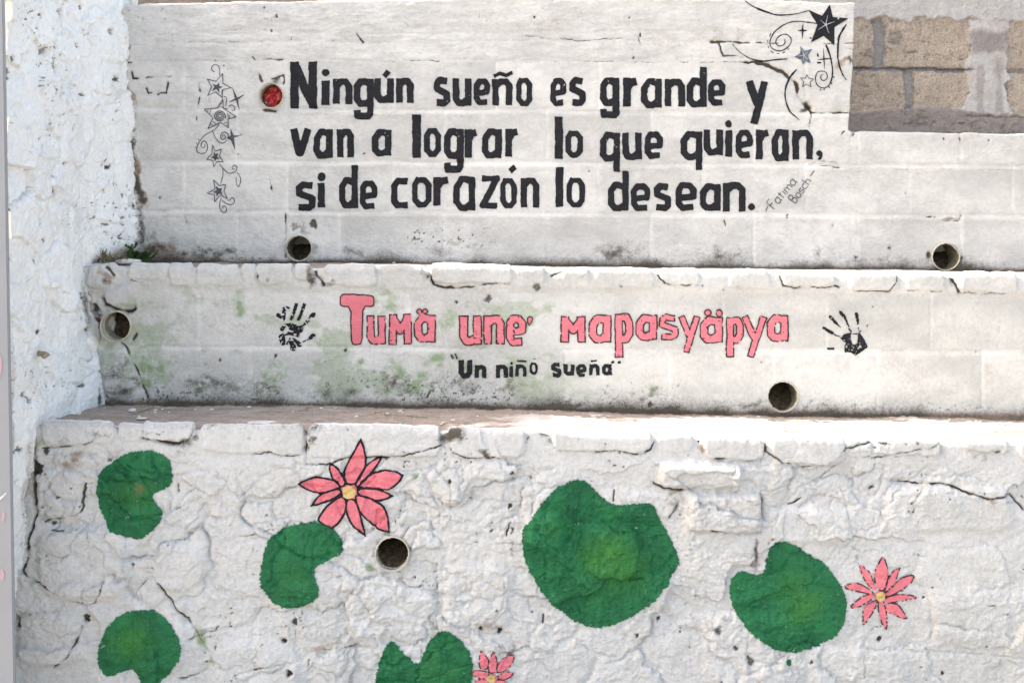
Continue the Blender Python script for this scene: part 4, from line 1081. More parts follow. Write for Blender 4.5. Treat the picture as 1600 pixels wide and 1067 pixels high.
# ---------------------------------------------------------------- letter skeletons, unit box, y down
def G(ch, t=None):
    if ch == 'n': return [[(0, 1), (0, 0)], [(0, .22), (.35, .0), (.75, 0), (1, .2), (1, 1)]]
    if ch in 'i': return [[(.5, 0), (.5, 1)]]
    if ch == 'l': return [[(.5, 0), (.5, 1)]]
    if ch == 'g':
        t = t or .64
        return [[(1, .08), (.6, 0), (.25, 0), (0, .15), (0, t - .14), (.22, t), (.7, t), (1, t - .1)], [(1, 0), (1, .93), (.85, 1), (.05, 1), (.0, .83)]]
    if ch == 'u': return [[(0, 0), (0, .78), (.22, 1), (.55, 1), (1, .8)], [(1, 0), (1, 1)]]
    if ch == 's': return [[(1, .05), (.35, 0), (.05, .15), (.05, .38), (.5, .48), (1, .60), (1, .88), (.75, 1), (0, .97)]]
    if ch == 'e': return [[(0, .56), (1, .50), (1, .18), (.75, 0), (.25, 0), (0, .2), (0, .8), (.25, 1), (1, .97)]]
    if ch == 'o': return [[(.3, 0), (.72, 0), (1, .2), (1, .8), (.7, 1), (.3, 1), (0, .8), (0, .2), (.3, 0)]]
    if ch == 'r': return [[(0, 0), (0, 1)], [(0, .34), (.4, .06), (1, .0)]]
    if ch == 'a': return [[(1, .08), (.6, 0), (.32, 0), (0, .28), (0, .8), (.25, 1), (.6, 1), (1, .82)], [(1, 0), (1, 1)]]
    if ch == 'd':
        t = t or .33
        return [[(1, 0), (1, 1)], [(1, t + .08), (.5, t), (.3, t), (0, t + .16), (0, .86), (.25, 1), (.6, 1), (1, .88)]]
    if ch == 'y': return [[(0, 0), (.52, .56)], [(1, 0), (.30, 1)]]
    if ch == 'v': return [[(0, 0), (.40, 1), (.46, 1), (1, 0)]]
    if ch == 'q':
        t = t or .68
        return [[(1, .06), (.6, 0), (.3, 0), (0, .18), (0, t - .12), (.25, t), (.6, t), (1, t - .12)], [(1, 0), (1, 1)]]
    if ch == 'c': return [[(1, .02), (.28, 0), (0, .2), (0, .8), (.25, 1), (1, .97)]]
    if ch == 'z': return [[(0, 0), (1, 0), (.05, 1), (1, 1)]]
    if ch == 'N': return [[(0, 1), (0, 0)], [(.06, .05), (.94, .95)], [(1, 0), (1, 1)]]
    if ch == 'm': return [[(0, 1), (.04, 0)], [(.06, .05), (.5, .55), (.94, .05)], [(.95, 0), (1, 1)]]
    if ch == 'p':
        t = t or .58
        return [[(0, 0), (0, 1)], [(0, .04), (.4, 0), (.75, 0), (1, .16), (1, t - .16), (.72, t), (0, t)]]
    if ch == 'U': return [[(0, 0), (0, .78), (.25, 1), (.7, 1), (1, .78), (1, 0)]]
    if ch == 'T': return [[(0, 0), (1, 0)], [(.5, 0), (.5, 1)]]
    if ch == 'B': return [[(0, 0), (0, 1)], [(0, 0), (.7, .02), (.9, .22), (.6, .46), (0, .48)], [(0, .48), (.8, .52), (1, .76), (.7, 1), (0, 1)]]
    if ch == 'F': return [[(0, 0), (0, 1)], [(0, 0), (1, -.02)], [(0, .48), (.75, .45)]]
    if ch == 't': return [[(.5, -.45), (.5, 1)], [(0, .02), (1, -.02)]]
    if ch == 'h': return [[(0, -.7), (0, 1)], [(0, .3), (.45, 0), (.9, .1), (1, .4), (1, 1)]]
    raise KeyError(ch)

def letter(ch, wall, box, hw, mat, seed, extra=None, t=None, amp=.55, outline=None, h=.9, name='painted_letter', hwx=None):
    x0, y0, x1, y1 = box
    if not outline: hw *= {'o': .70, 'e': .80, 's': .84, 'i': .95, 'l': 1.0, 'N': 1.0, 'r': .93, 'y': 1.0, 'v': 1.0}.get(ch, .82)
    ix0, ix1, iy0, iy1 = x0 + hw, x1 - hw, y0 + hw * .82, y1 - hw * .82
    if ix1 < ix0: ix0 = ix1 = (x0 + x1) / 2
    lines = [[(ix0 + (ix1 - ix0) * u, iy0 + (iy1 - iy0) * v) for u, v in ln] for ln in G(ch, t)]
    # butt ends of uprights reach the box edge
    L2 = []
    for ln in lines:
        q = [list(p) for p in ln]
        for e, nb in ((0, 1), (-1, -2)):
            if abs(q[e][1] - iy0) < .01 and abs(q[e][0] - q[nb][0]) < abs(q[e][1] - q[nb][1]): q[e][1] = y0
            if abs(q[e][1] - iy1) < .01 and abs(q[e][0] - q[nb][0]) < abs(q[e][1] - q[nb][1]): q[e][1] = y1
        L2.append([tuple(p) for p in q])
    PX, PY = grid_for(x0 - 6, y0 - 6 - (22 if extra else 0), x1 + 6, y1 + 6, h)
    wx = .9 * fbm(PX / 13, PY / 13, 2, seed + 3); wy = .9 * fbm(PX / 13, PY / 13, 2, seed + 5)
    f = sdf_strokes(PX + wx, PY + wy, L2, hw)
    for ex in (extra or []):
        if ex[0] == 'dot': f = np.minimum(f, np.hypot(PX + wx - ex[1], PY + wy - ex[2]) - ex[3])
        else: f = np.minimum(f, sdf_strokes(PX + wx, PY + wy, [ex[1]], ex[2]))
    f = ragged(PX, PY, f, amp, 3.2, seed)
    f = np.maximum(f, (fbm(PX / 3.0, PY / 3.0, 3, seed + 21, .6) - .58 - .22 * vn(PX / 25, PY / 25, seed + 23)) * 8)
    o = paint(name, wall, PX, PY, f, mat)
    if outline:
        w = outline * (1 + .35 * fbm(PX / 6, PY / 6, 2, seed + 9))
        fo = np.abs(f + .3) - w
        br = vn(PX / 4.2, PY / 4.2, seed + 77)
        fo = np.where(br > .86, fo + 2, fo)
        paint('letter_outline', wall, PX, PY, fo, M['pinkline'], .0030, o)
    return o

def zb(x0, y0, s, *b):   # zoomed box -> photograph pixels
    return (x0 + b[0] / s, y0 + b[1] / s, x0 + b[2] / s, y0 + b[3] / s)
K = 1600 / 450
def A1(*b): return zb(400, 0, K, *b)
def A2(*b): return zb(800, 0, K, *b)
def A3(*b): return zb(1150, 0, K, *b)
def B1(*b): return zb(400, 200, K, *b)
def B2(*b): return zb(800, 200, K, *b)
def pt(x0, y0, s, x, y): return (x0 + x / s, y0 + y / s)

bigs = [
 ('N', A1(190, 344, 340, 604), 6.8), ('i', A1(362, 450, 410, 585), 6.7, [('dot', *pt(400, 0, K, 387, 405), 5.8)]), ('n', A1(428, 440, 535, 580), 6.5), ('g', A1(542, 440, 655, 662), 6.5),
 ('u', A1(657, 437, 765, 572), 6.4, [('st', [pt(400, 0, K, 712, 428), pt(400, 0, K, 738, 398)], 4.2)]), ('n', A1(778, 437, 875, 572), 6.4),
 ('s', A1(983, 430, 1080, 590), 6.4), ('u', A1(1093, 437, 1196, 590), 6.3), ('e', A1(1210, 440, 1300, 584), 5.8),
 ('n', A1(1312, 440, 1425, 588), 6.3, [('st', [pt(400, 0, K, 1320, 424), pt(400, 0, K, 1352, 408), pt(400, 0, K, 1388, 420), pt(400, 0, K, 1425, 404)], 2.9)]),
 ('o', A1(1445, 437, 1535, 590), 6.2),
 ('e', A2(213, 437, 300, 588), 5.8), ('s', A2(315, 432, 410, 588), 6.2), ('g', A2(488, 435, 597, 655), 6.6), ('r', A2(618, 435, 715, 593), 6.5), ('a', A2(718, 440, 832, 600), 6.3), ('n', A2(848, 442, 962, 592), 6.5),
 ('d', A2(970, 372, 1082, 597), 6.5), ('e', A2(1088, 445, 1185, 587), 5.9), ('y', A2(1297, 453, 1425, 690), 5.8),
 ('v', A1(187, 718, 312, 868), 5.8), ('a', A1(320, 720, 427, 880), 6.3), ('n', A1(450, 720, 545, 877), 6.3), ('a', A1(645, 722, 752, 868), 6.3), ('l', A1(868, 637, 918, 880), 6.9), ('o', A1(935, 718, 1028, 870), 6.3),
 ('g', A1(1043, 718, 1155, 958), 6.6), ('r', A1(1160, 720, 1245, 878), 6.0), ('a', A1(1255, 720, 1365, 880), 6.4), ('r', A1(1385, 718, 1472, 872), 5.6),
 ('l', A2(238, 648, 282, 885), 6.3), ('o', A2(297, 730, 393, 875), 6.2), ('q', A2(487, 738, 600, 957), 6.2), ('u', A2(612, 738, 722, 888), 6.4), ('e', A2(737, 735, 838, 882), 6.1), ('q', A2(937, 733, 1057, 945), 6.2),
 ('u', A2(1065, 722, 1172, 863), 6.3), ('i', A2(1184, 725, 1224, 872), 5.7, [('dot', *pt(800, 0, K, 1203, 690), 5.6)]), ('e', A2(1243, 725, 1338, 878), 5.9), ('r', A2(1355, 722, 1440, 888), 5.7), ('a', A2(1442, 722, 1538, 895), 6.3),
 ('n', A3(312, 725, 427, 887), 6.4),
 ('s', B1(218, 300, 332, 460), 6.2), ('i', B1(342, 305, 385, 442), 6.0, [('dot', *pt(400, 200, K, 365, 272), 6.4)]), ('d', B1(462, 207, 567, 447), 6.0), ('e', B1(577, 295, 675, 452), 6.0), ('c', B1(750, 280, 862, 447), 6.3), ('o', B1(868, 278, 975, 440), 6.4),
 ('r', B1(985, 272, 1087, 433), 6.2), ('a', B1(1097, 272, 1218, 458), 6.2), ('z', B1(1238, 268, 1357, 447), 6.0), ('o', B1(1357, 283, 1450, 445), 6.3, [('st', [pt(400, 200, K, 1412, 243), pt(400, 200, K, 1442, 216)], 4.3)]), ('n', B1(1470, 280, 1573, 443), 6.1),
 ('l', B2(243, 218, 285, 438), 6.0), ('o', B2(303, 280, 405, 440), 6.3), ('d', B2(532, 240, 648, 460), 6.1), ('e', B2(660, 313, 768, 460), 6.0), ('s', B2(783, 308, 885, 460), 6.2), ('e', B2(908, 307, 1025, 458), 6.2), ('a', B2(1043, 312, 1160, 460), 6.3), ('n', B2(1172, 305, 1297, 465), 6.5)]
for k, b in enumerate(bigs):
    letter(b[0], 3, b[1], b[2], M['black'], 100 + k * 3, b[3] if len(b) > 3 else None)
# full stop and comma
PX, PY = grid_for(1164, 314, 1184, 334, .8)
paint('painted_full_stop', 3, PX, PY, ragged(PX, PY, np.hypot(PX - 1174.2, PY - 323.5) - 5.4, .8, 4, 8), M['black'])
PX, PY = grid_for(1268, 228, 1292, 256, .8)
f = np.minimum(np.hypot(PX - 1280, PY - 240) - 4.8, sdf_strokes(PX, PY, [[(1283, 241), (1282, 246), (1279, 250)]], 2.1))
paint('painted_comma', 3, PX, PY, ragged(PX, PY, f, .6, 4, 9), M['black'])

# pink words
def C1(*b): return zb(400, 420, K, *b)
def C2(*b): return zb(800, 420, K, *b)
PW = [('u', C1(615, 262, 718, 417), 5.8), ('m', C1(738, 253, 865, 420), 5.9), ('a', C1(877, 257, 997, 405), 6.3, [('dot', *pt(400, 420, K, 907, 237), 4.2), ('dot', *pt(400, 420, K, 940, 237), 4.0)]),
      ('u', C1(1130, 260, 1253, 420), 6.6), ('n', C1(1265, 262, 1380, 418), 6.4), ('e', C1(1390, 262, 1500, 425), 6.0),
      ('m', C2(270, 265, 410, 408), 6.2), ('a', C2(427, 257, 550, 408), 6.4), ('p', C2(572, 252, 672, 493), 6.0), ('a', C2(687, 257, 805, 393), 6.2), ('s', C2(812, 255, 922, 393), 4.8), ('y', C2(922, 265, 1045, 460), 5.0),
      ('a', C2(1042, 268, 1170, 407), 6.4, [('dot', *pt(800, 420, K, 1087, 243), 5.2), ('dot', *pt(800, 420, K, 1150, 245), 5.2)]), ('p', C2(1190, 270, 1285, 488), 5.7), ('y', C2(1275, 265, 1415, 488), 5.2), ('a', C2(1415, 260, 1535, 400), 6.2)]
for k, b in enumerate(PW):
    letter(b[0], 2, b[1], b[2], M['pink'], 500 + k * 3, b[3] if len(b) > 3 else None, amp=.35, outline=1.0, h=.75)
Tp = smooth_poly([pt(400, 420, K, x, y) for x, y in ((470, 145), (500, 138), (630, 146), (655, 152), (657, 200), (645, 210), (596, 208), (592, 300), (590, 415), (560, 423), (530, 418), (526, 320), (527, 212), (475, 208), (467, 195))], 1)
Ap = smooth_poly([pt(400, 420, K, x, y) for x, y in ((1505, 275), (1520, 262), (1538, 270), (1535, 290), (1518, 315), (1512, 308))], 1)
for poly, sd in ((Tp, 3), (Ap, 5)):
    a_ = np.array(poly)
    PX, PY = grid_for(a_[:, 0].min() - 5, a_[:, 1].min() - 5, a_[:, 0].max() + 5, a_[:, 1].max() + 5, .75)
    f = ragged(PX, PY, sdf_poly(PX, PY, poly), .4, 4, sd)
    o = paint('painted_letter' if sd == 3 else 'painted_apostrophe', 2, PX, PY, f, M['pink'])
    paint('letter_outline', 2, PX, PY, np.abs(f + .3) - 1.0 * (1 + .3 * fbm(PX / 6, PY / 6, 2, sd)), M['pinkline'], .0030, o)

SW = [('U', C1(1125, 505, 1203, 607), 5.2), ('n', C1(1215, 535, 1280, 605), 4.2), ('n', C1(1333, 535, 1400, 605), 4.2), ('i', C1(1405, 540, 1430, 602), 3.3, [('dot', *pt(400, 420, K, 1420, 524), 2.4)]),
      ('n', C1(1440, 533, 1502, 597), 3.4, [('st', [pt(400, 420, K, 1450, 512), pt(400, 420, K, 1502, 515)], 1.3)]), ('o', C1(1520, 522, 1565, 587), 2.9, [('st', [pt(400, 420, K, 1540, 500), pt(400, 420, K, 1553, 497)], .9)]),
      ('s', C2(215, 522, 275, 600), 3.9), ('u', C2(285, 530, 347, 590), 3.9), ('e', C2(358, 532, 415, 597), 3.4), ('n', C2(428, 530, 487, 590), 3.6, [('st', [pt(800, 420, K, 435, 513), pt(800, 420, K, 470, 511)], 1.4)]), ('a', C2(500, 528, 554, 588), 3.5)]
for k, b in enumerate(SW):
    letter(b[0], 2, b[1], b[2], M['black'], 700 + k * 3, b[3] if len(b) > 3 else None, amp=.7, h=.7)
for q, w in (((1084, 475, 1096, 500), 2), ((1106, 470, 1118, 502), 2)):
    ribbons('painted_quotation_mark', 2, [([pt(400, 420, K, q[0], q[1]), pt(400, 420, K, q[2], q[3])], 3.6)], M['ink'])
for q in ((556, 512, 562, 524), (594, 512, 598, 526)):
    ribbons('painted_quotation_mark', 2, [([pt(800, 420, K, q[0], q[1]), pt(800, 420, K, q[2], q[3])], 5.0)], M['black'])

# signature, thin marker written uphill
def rot_text(txt, org, ang, xh, adv, w):
    w = w * 1.25
    ca, sa = math.cos(ang), math.sin(ang)
    L = []; x = 0
    for ch in txt:
        cap = ch in 'FB'
        hgt = xh * (1.9 if cap else 1)
        wd = xh * {'m': 1.3, 'F': .9, 'B': 1.0, 'i': .2, 't': .7}.get(ch, .85)
        gl = G(ch)
        if ch == 'm': gl = [[(0, 1), (0, 0)], [(0, .3), (.25, 0), (.5, .3), (.5, 1)], [(.5, .3), (.75, 0), (1, .3), (1, 1)]]
        if ch == 'a': gl = [gl[0], [(1, -.18), (.98, .8), (1.22, 1.08)]]
        for ln in gl:
            L.append(([(org[0] + (x + u * wd) * ca + (v - 1) * hgt * -sa * 1, org[1] + (x + u * wd) * sa + (v - 1) * hgt * ca) for u, v in ln], w))
        x += wd + adv
    return L
K8 = K
for txt, org, ang, xh, adv, w in (('Fatima', pt(1150, 200, K, 212, 452), -50, 8.6, 2.6, 1.1), ('Bosch', pt(1150, 200, K, 330, 420), -54, 7.8, 2.0, 1.15)):
    tag(ribbons('painted_word', 3, rot_text(txt, org, math.radians(ang), xh, adv, w), M['pen'], smooth=False), 'thin slanting handwritten word beside the big slogan')
for a_, b_ in (((165, 462), (177, 432)), ((412, 268), (435, 238))):
    ribbons('painted_dash', 3, [([pt(1150, 200, K, *a_), pt(1150, 200, K, *b_)], 1.5)], M['pen'])

# ---------------------------------------------------------------- stars and scrolls
def P3(x, y): return pt(280, 90, 8.208, x, y)
def P4(x, y): return pt(280, 200, 7.625, x, y)
def PR(x, y): return pt(1140, 0, 7.619, x, y)
def PQ(x, y): return pt(1150, 0, K, x, y)
def mp(fn, l): return [fn(*q) for q in l]
def solid(name, wall, poly, mat, h=.7, amp=.3, off=.0024, parent=None):
    a_ = np.array(poly)
    PX, PY = grid_for(a_[:, 0].min() - 3, a_[:, 1].min() - 3, a_[:, 0].max() + 3, a_[:, 1].max() + 3, h)
    return paint(name, wall, PX, PY, ragged(PX, PY, sdf_poly(PX, PY, poly), amp, 3, 7), mat, off, parent)
def outline_star(name, pts, inner, w):
    o = ribbons(name, 3, [(pts + [pts[0]], w)], M['ink'], smooth=False)
    if inner: solid('star_heart', 3, inner, M['ink'], .5, .15, .0024, o)
    return o
def shrink(pts, k, c=None):
    a_ = np.array(pts); c = a_.mean(0) if c is None else np.array(c)
    return [tuple(c + (q - c) * k) for q in a_]
outline_star('painted_star', mp(P3, [(560, 210), (562, 335), (665, 390), (555, 420), (550, 515), (470, 445), (365, 492), (418, 380), (360, 280), (475, 310)]),
             mp(P3, [(520, 325), (518, 370), (562, 380), (512, 402), (520, 458), (480, 408), (418, 437), (455, 380), (428, 343), (482, 358)]), 1.25)
o = outline_star('painted_star', mp(P3, [(562, 540), (565, 650), (730, 762), (625, 795), (632, 905), (530, 835), (370, 915), (435, 775), (320, 665), (490, 650)]), None, 1.3)
sp = [(520 + (12 + 20.5 * t / 6.283) * math.cos(t), 757 + (12 + 20.5 * t / 6.283) * math.sin(t)) for t in np.arange(0, 19.5, .35)]
ribbons('star_spiral', 3, [(mp(P3, sp), 1.4)] + [(mp(P3, l), 1.1) for l in ([(500, 622), (530, 630), (558, 645)], [(520, 590), (552, 602)], [(410, 662), (392, 725)], [(375, 668), (360, 700)], [(625, 715), (632, 790)], [(650, 735), (648, 785)],
        [(432, 820), (478, 860)], [(402, 855), (442, 885)], [(570, 850), (612, 835)], [(600, 880), (628, 860)])], M['ink'], parent=o)
outline_star('painted_star', mp(P4, [(400, 205), (430, 280), (505, 255), (480, 340), (525, 405), (450, 405), (415, 465), (400, 390), (325, 375), (390, 315)]),
             shrink(mp(P4, [(400, 205), (430, 280), (505, 255), (480, 340), (525, 405), (450, 405), (415, 465), (400, 390), (325, 375), (390, 315)]), .48), 1.25)
st4 = mp(P4, [(410, 620), (480, 690), (555, 675), (535, 760), (575, 845), (490, 800), (420, 885), (425, 800), (335, 780), (430, 730)])
outline_star('painted_star', st4, shrink(st4, .52), 1.3)
solid('painted_sparkle', 3, mp(P3, [(685, 390), (748, 518), (850, 470), (757, 545), (775, 690), (730, 552), (635, 580), (715, 528)]), M['ink'], .5, .15)
solid('painted_sparkle', 3, mp(P4, [(610, 0), (650, 92), (742, 92), (655, 116), (670, 272), (618, 150), (565, 122), (615, 92)]), M['ink'], .5, .15)
SCR = [(mp(P3, [(455, 188), (425, 170), (415, 145), (430, 110), (470, 92), (505, 115), (520, 165), (518, 240)]), 1.2), (mp(P3, [(665, 390), (690, 400)]), 1.2), (mp(P3, [(560, 420), (555, 520), (570, 660)]), 1.1),
       (mp(P3, [(570, 505), (600, 510), (610, 545), (595, 630)]), 1.2), (mp(P3, [(635, 630), (680, 612), (712, 640), (705, 680), (670, 675)]), 1.2), (mp(P3, [(575, 662), (625, 656)]), 1.0), (mp(P3, [(515, 850), (480, 905), (420, 950), (350, 985), (300, 1030), (262, 1080)]), 1.2),
       (mp(P4, [(262, 140), (225, 200), (210, 260), (225, 295), (275, 308), (320, 290), (340, 230), (320, 170), (290, 160), (265, 190), (265, 225), (290, 240), (310, 220), (300, 195)]), 1.3),
       (mp(P4, [(400, 45), (430, 115), (470, 165), (510, 185), (550, 170), (570, 140)]), 1.2), (mp(P4, [(580, 120), (585, 80), (545, 52), (505, 70), (495, 115), (520, 140), (552, 120), (540, 85), (515, 95), (525, 115)]), 1.4), (mp(P4, [(735, 95), (745, 68)]), 1.4),
       (mp(P4, [(480, 430), (515, 470), (580, 535), (630, 538), (675, 515), (690, 470), (665, 445), (630, 475), (645, 495), (665, 485)]), 1.2), (mp(P4, [(690, 530), (720, 570), (735, 620), (710, 700), (682, 660), (680, 590)]), 1.1), (mp(P4, [(520, 480), (522, 560), (495, 670)]), 1.1),
       (mp(P4, [(575, 845), (600, 868), (625, 832), (655, 855), (655, 890), (620, 915), (560, 900), (510, 860)]), 1.2), (mp(P4, [(505, 835), (485, 900), (495, 980), (540, 1010), (565, 970), (545, 930), (520, 940), (527, 962)]), 1.3)]
SCR += [([(x, y), (x + .6, y + 1.6)], w) for (x, y), w in ((P3(570, 98), 3.2), (P3(466, 34), 2.0), (P4(232, 134), 1.8), (P4(206, 178), 2.0), (P4(190, 228), 2.0), (P4(698, 306), 3.0))]
for q in SCR: ribbons('painted_scroll' if len(q[0]) > 2 else 'painted_dot', 3, [q], M['ink'])

big = solid('painted_star', 3, mp(PR, [(1195, 52), (1227, 207), (1412, 225), (1247, 330), (1245, 548), (1120, 432), (968, 512), (1045, 300), (930, 120), (1100, 195)]), M['black'], .7, .25)
tag(big, 'large solid black star with a pale glint')
ribbons('star_glint', 3, [(mp(PR, [(1142, 300), (1165, 190)]), [1.6, .4]), (mp(PR, [(1142, 300), (1250, 262)]), [1.6, .3]), (mp(PR, [(1142, 300), (1180, 400)]), [1.6, .4]), (mp(PR, [(1142, 300), (1050, 360)]), [1.6, .3]), (mp(PR, [(1142, 300), (1075, 240)]), [1.4, .3]), (mp(PR, [(1130, 300), (1155, 302)]), 3.0)], M['pale'], .0034, big)
sm = solid('painted_star', 3, mp(PR, [(845, 550), (890, 610), (985, 585), (935, 660), (965, 755), (910, 735), (875, 775), (850, 710), (775, 680), (840, 640)]), M['bluegrey'], .6, .2)
ribbons('star_glint', 3, [(mp(PR, [(885, 660), (862, 600)]), [1.4, .4]), (mp(PR, [(885, 660), (940, 620)]), [1.4, .4]), (mp(PR, [(885, 660), (930, 715)]), [1.4, .4]), (mp(PR, [(885, 660), (872, 730)]), [1.4, .4]), (mp(PR, [(885, 660), (820, 672)]), [1.4, .4])], M['pale'], .0034, sm)
outline_star('painted_star', mp(PR, [(918, 890), (940, 935), (1000, 945), (955, 985), (970, 1040), (915, 1005), (865, 1040), (885, 980), (840, 930), (905, 935)]), None, 1.1)
solid('painted_sparkle', 3, mp(PR, [(872, 270), (880, 355), (935, 367), (880, 378), (860, 490), (858, 378), (808, 367), (858, 355)]), M['black'], .5, .1)
solid('painted_sparkle', 3, mp(PR, [(1115, 545), (1130, 695), (1245, 700), (1132, 715), (1132, 860), (1118, 715), (1015, 716), (1116, 700)]), M['black'], .5, .1)
SR = [(mp(PR, [(165, -8), (230, 50), (330, 105), (450, 150), (560, 182), (700, 180), (820, 165), (935, 132)]), [1.2, 1.6, 2.6, 2.4, 2.0, 1.8, 1.4, 1.0]),
      (mp(PR, [(1035, 285), (930, 272), (800, 260), (680, 285), (560, 360), (500, 440), (480, 520), (510, 580), (580, 610), (660, 590), (720, 530), (735, 470), (690, 420), (630, 415), (570, 455), (550, 510), (580, 550), (630, 545), (660, 510), (655, 470)]), 1.6)]
SR += [(mp(PR, l), 1.4) for l in ([(490, 395), (475, 440)], [(455, 480), (450, 510)], [(455, 550), (470, 580)], [(490, 605), (520, 635)], [(560, 640), (590, 645)], [(630, 635), (660, 620)], [(690, 600), (710, 580)])]
SR += [(mp(PR, [(1388, 298), (1340, 370), (1300, 450), (1290, 560), (1290, 680), (1310, 800), (1350, 900), (1388, 955)]), [2.6, 3.0, 2.8, 2.6, 2.6, 2.4, 2.0, 1.2]),
       (mp(PR, [(1145, 535), (1190, 650), (1215, 760), (1225, 850), (1210, 960), (1170, 1030), (1110, 1050), (1045, 1020), (1020, 950), (1040, 870), (1090, 850), (1150, 870), (1160, 930), (1120, 965), (1085, 940), (1090, 900), (1115, 890)]), [2.2, 2.4, 2.4, 2.2, 2, 1.6, 1.5, 1.4, 1.4, 1.4, 1.3]),
       (mp(PR, [(35, 525), (60, 560), (130, 630), (250, 700), (400, 730), (540, 715), (690, 705)]), [.8, 1, 1.3, 2.0, 2.2, 2.2, 1.6]),
       (mp(PQ, [(337, 388), (305, 425), (277, 485), (274, 550), (300, 620), (352, 668)]), [2.4, 2.8, 2.4, 2.2, 2.0, 1.0]),
       (mp(PR, [(1045, 640), (1055, 680)]), 3.2), (mp(PR, [(1040, 752), (1090, 748)]), 3.2), (mp(PR, [(955, 450), (975, 462)]), 2.4)]
SR += [([(x, y), (x - .8, y + 2.4)], 2.2) for x, y in (PR(1243, 912), PR(1218, 988), PR(1188, 1032), PR(1128, 1058), PR(1085, 1062))]
for q in SR: ribbons('painted_scroll' if len(q[0]) > 2 else 'painted_dash', 3, [q], M['black'], seed=4)

# ---------------------------------------------------------------- handprints
def handprint(org, strokes, polys, hole, seed, speck, label, speck_wide=False):
    x0, y0, s = org
    PX, PY = grid_for(x0, y0, x0 + 104, y0 + 100, .62)
    f = np.full(PX.shape, 1e9)
    for pts, w in strokes:
        f = np.minimum(f, poly_dist(PX, PY, [pt(x0, y0, s, *q) for q in pts]) - w * (1.22 if speck_wide else 1) / s)
    for p in polys:
        f = np.minimum(f, sdf_poly(PX, PY, [pt(x0, y0, s, *q) for q in p]))
    n = fbm(PX / 2.6, PY / 2.6, 3, seed)
    f = f + .9 * n
    f = np.maximum(f, (vn(PX / 2.3, PY / 2.3, seed + 4) - speck(PX, PY)) * 5)
    tag(paint('painted_handprint', 2, PX, PY, f, M['black']), label)
handprint((420, 460, 10.667), [([(150, 340), (205, 380)], 24), ([(258, 240), (250, 380)], 27), ([(290, 208), (335, 225)], 15), ([(460, 160), (435, 250), (380, 405)], 23), ([(595, 165), (545, 300), (495, 415)], 21), ([(750, 330), (710, 370)], 30), ([(700, 385), (600, 485)], 19), ([(590, 490), (550, 545)], 12),
          ([(750, 672), (690, 722)], 26), ([(680, 730), (575, 790)], 10), ([(222, 580), (260, 525), (350, 508), (440, 530)], 28), ([(440, 550), (535, 560), (530, 600), (440, 620)], 34), ([(235, 675), (330, 645), (480, 685)], 22), ([(215, 710), (235, 800)], 42), ([(380, 760), (405, 850), (405, 890)], 42), ([(485, 810), (510, 840)], 32), ([(320, 810), (440, 760)], 24), ([(350, 570), (430, 600)], 18), ([(500, 640), (490, 690)], 18), ([(65, 655), (66, 657)], 8), ([(245, 445), (262, 415)], 9)],
          [], None, 41, lambda X, Y: np.where(Y > 504, .66, .78), 'black left handprint with blotchy palm', True)
handprint((1270, 470, 10.67), [([(185, 455), (325, 540)], 26), ([(325, 540), (380, 575), (455, 598)], 10), ([(290, 265), (400, 385)], 23), ([(400, 390), (460, 435)], 11), ([(465, 190), (535, 280)], 27), ([(540, 285), (600, 430)], 15), ([(600, 470), (645, 515)], 13), ([(728, 215), (748, 330)], 26), ([(750, 330), (785, 500)], 20), ([(262, 797), (345, 800)], 20), ([(915, 418), (925, 410)], 11), ([(650, 545), (700, 555), (740, 550)], 8)],
          [[(450, 600), (560, 545), (640, 522), (632, 650), (660, 715), (700, 730), (745, 710), (750, 600), (770, 520), (820, 580), (880, 680), (915, 770), (850, 830), (770, 880), (710, 920), (640, 860), (540, 860), (530, 760), (540, 700), (470, 640)]],
          None, 57, lambda X, Y: np.where((X > 1338) & (Y < 518) & (Y > 500), .62, np.where((X < 1334) & (Y > 535), .72, .83)), 'black right handprint with a bare gap in its palm')

# ---------------------------------------------------------------- lily pads
def pad(org, pts, seed, heart=None, tan=None, amp=2.2, label=None):
    poly = smooth_poly([pt(*org, *q) for q in pts], 2)
    a_ = np.array(poly)
    PX, PY = grid_for(a_[:, 0].min() - 8, a_[:, 1].min() - 8, a_[:, 0].max() + 8, a_[:, 1].max() + 8, 1.05)
    f = sdf_poly(PX, PY, poly)
    c = a_.mean(0)
    ang = np.arctan2(PY - c[1], PX - c[0])
    # dry-brush bristle edge: hair runs outwards
    br = vn(ang * 95, np.hypot(PX - c[0], PY - c[1]) / 12, seed) - .5
    wet = sstep(.3, .7, vn(PX / 45, PY / 45, seed + 2))
    f = f + amp * 1.5 * br * (.08 + wet) + 1.0 * fbm(PX / 5, PY / 5, 3, seed + 1) + 1.6 * fbm(PX / 22, PY / 22, 2, seed + 6)
    f = np.maximum(f, (fbm(PX / 3.6, PY / 3.6, 3, seed + 21, .6) * -1 + .0) * 0 + (fbm(PX / 3.4, PY / 3.4, 3, seed + 21, .6) - .50 - .25 * vn(PX / 40, PY / 40, seed + 23)) * 8)
    f = np.where(np.abs(f) < 3.5, f + 2.2 * (fbm(PX / 2.4, PY / 2.4, 2, seed + 31)), f)
    def at(vx, vy):
        h_ = np.zeros(len(vx)); t_ = np.zeros(len(vx))
        for (x, y, r, s_) in (heart or []): h_ = np.maximum(h_, s_ * np.exp(-((vx - x) / r) ** 2 - ((vy - y) / (r * .9)) ** 2))
        if tan: t_ = tan[3] * np.exp(-((vx - tan[0]) / tan[2]) ** 2 - ((vy - tan[1]) / tan[2]) ** 2)
        return {'heart': h_, 'tan': t_}
    o = paint('painted_lily_pad', 1, PX, PY, f, M['green'], .0036, None, at)
    if label: tag(o, label)
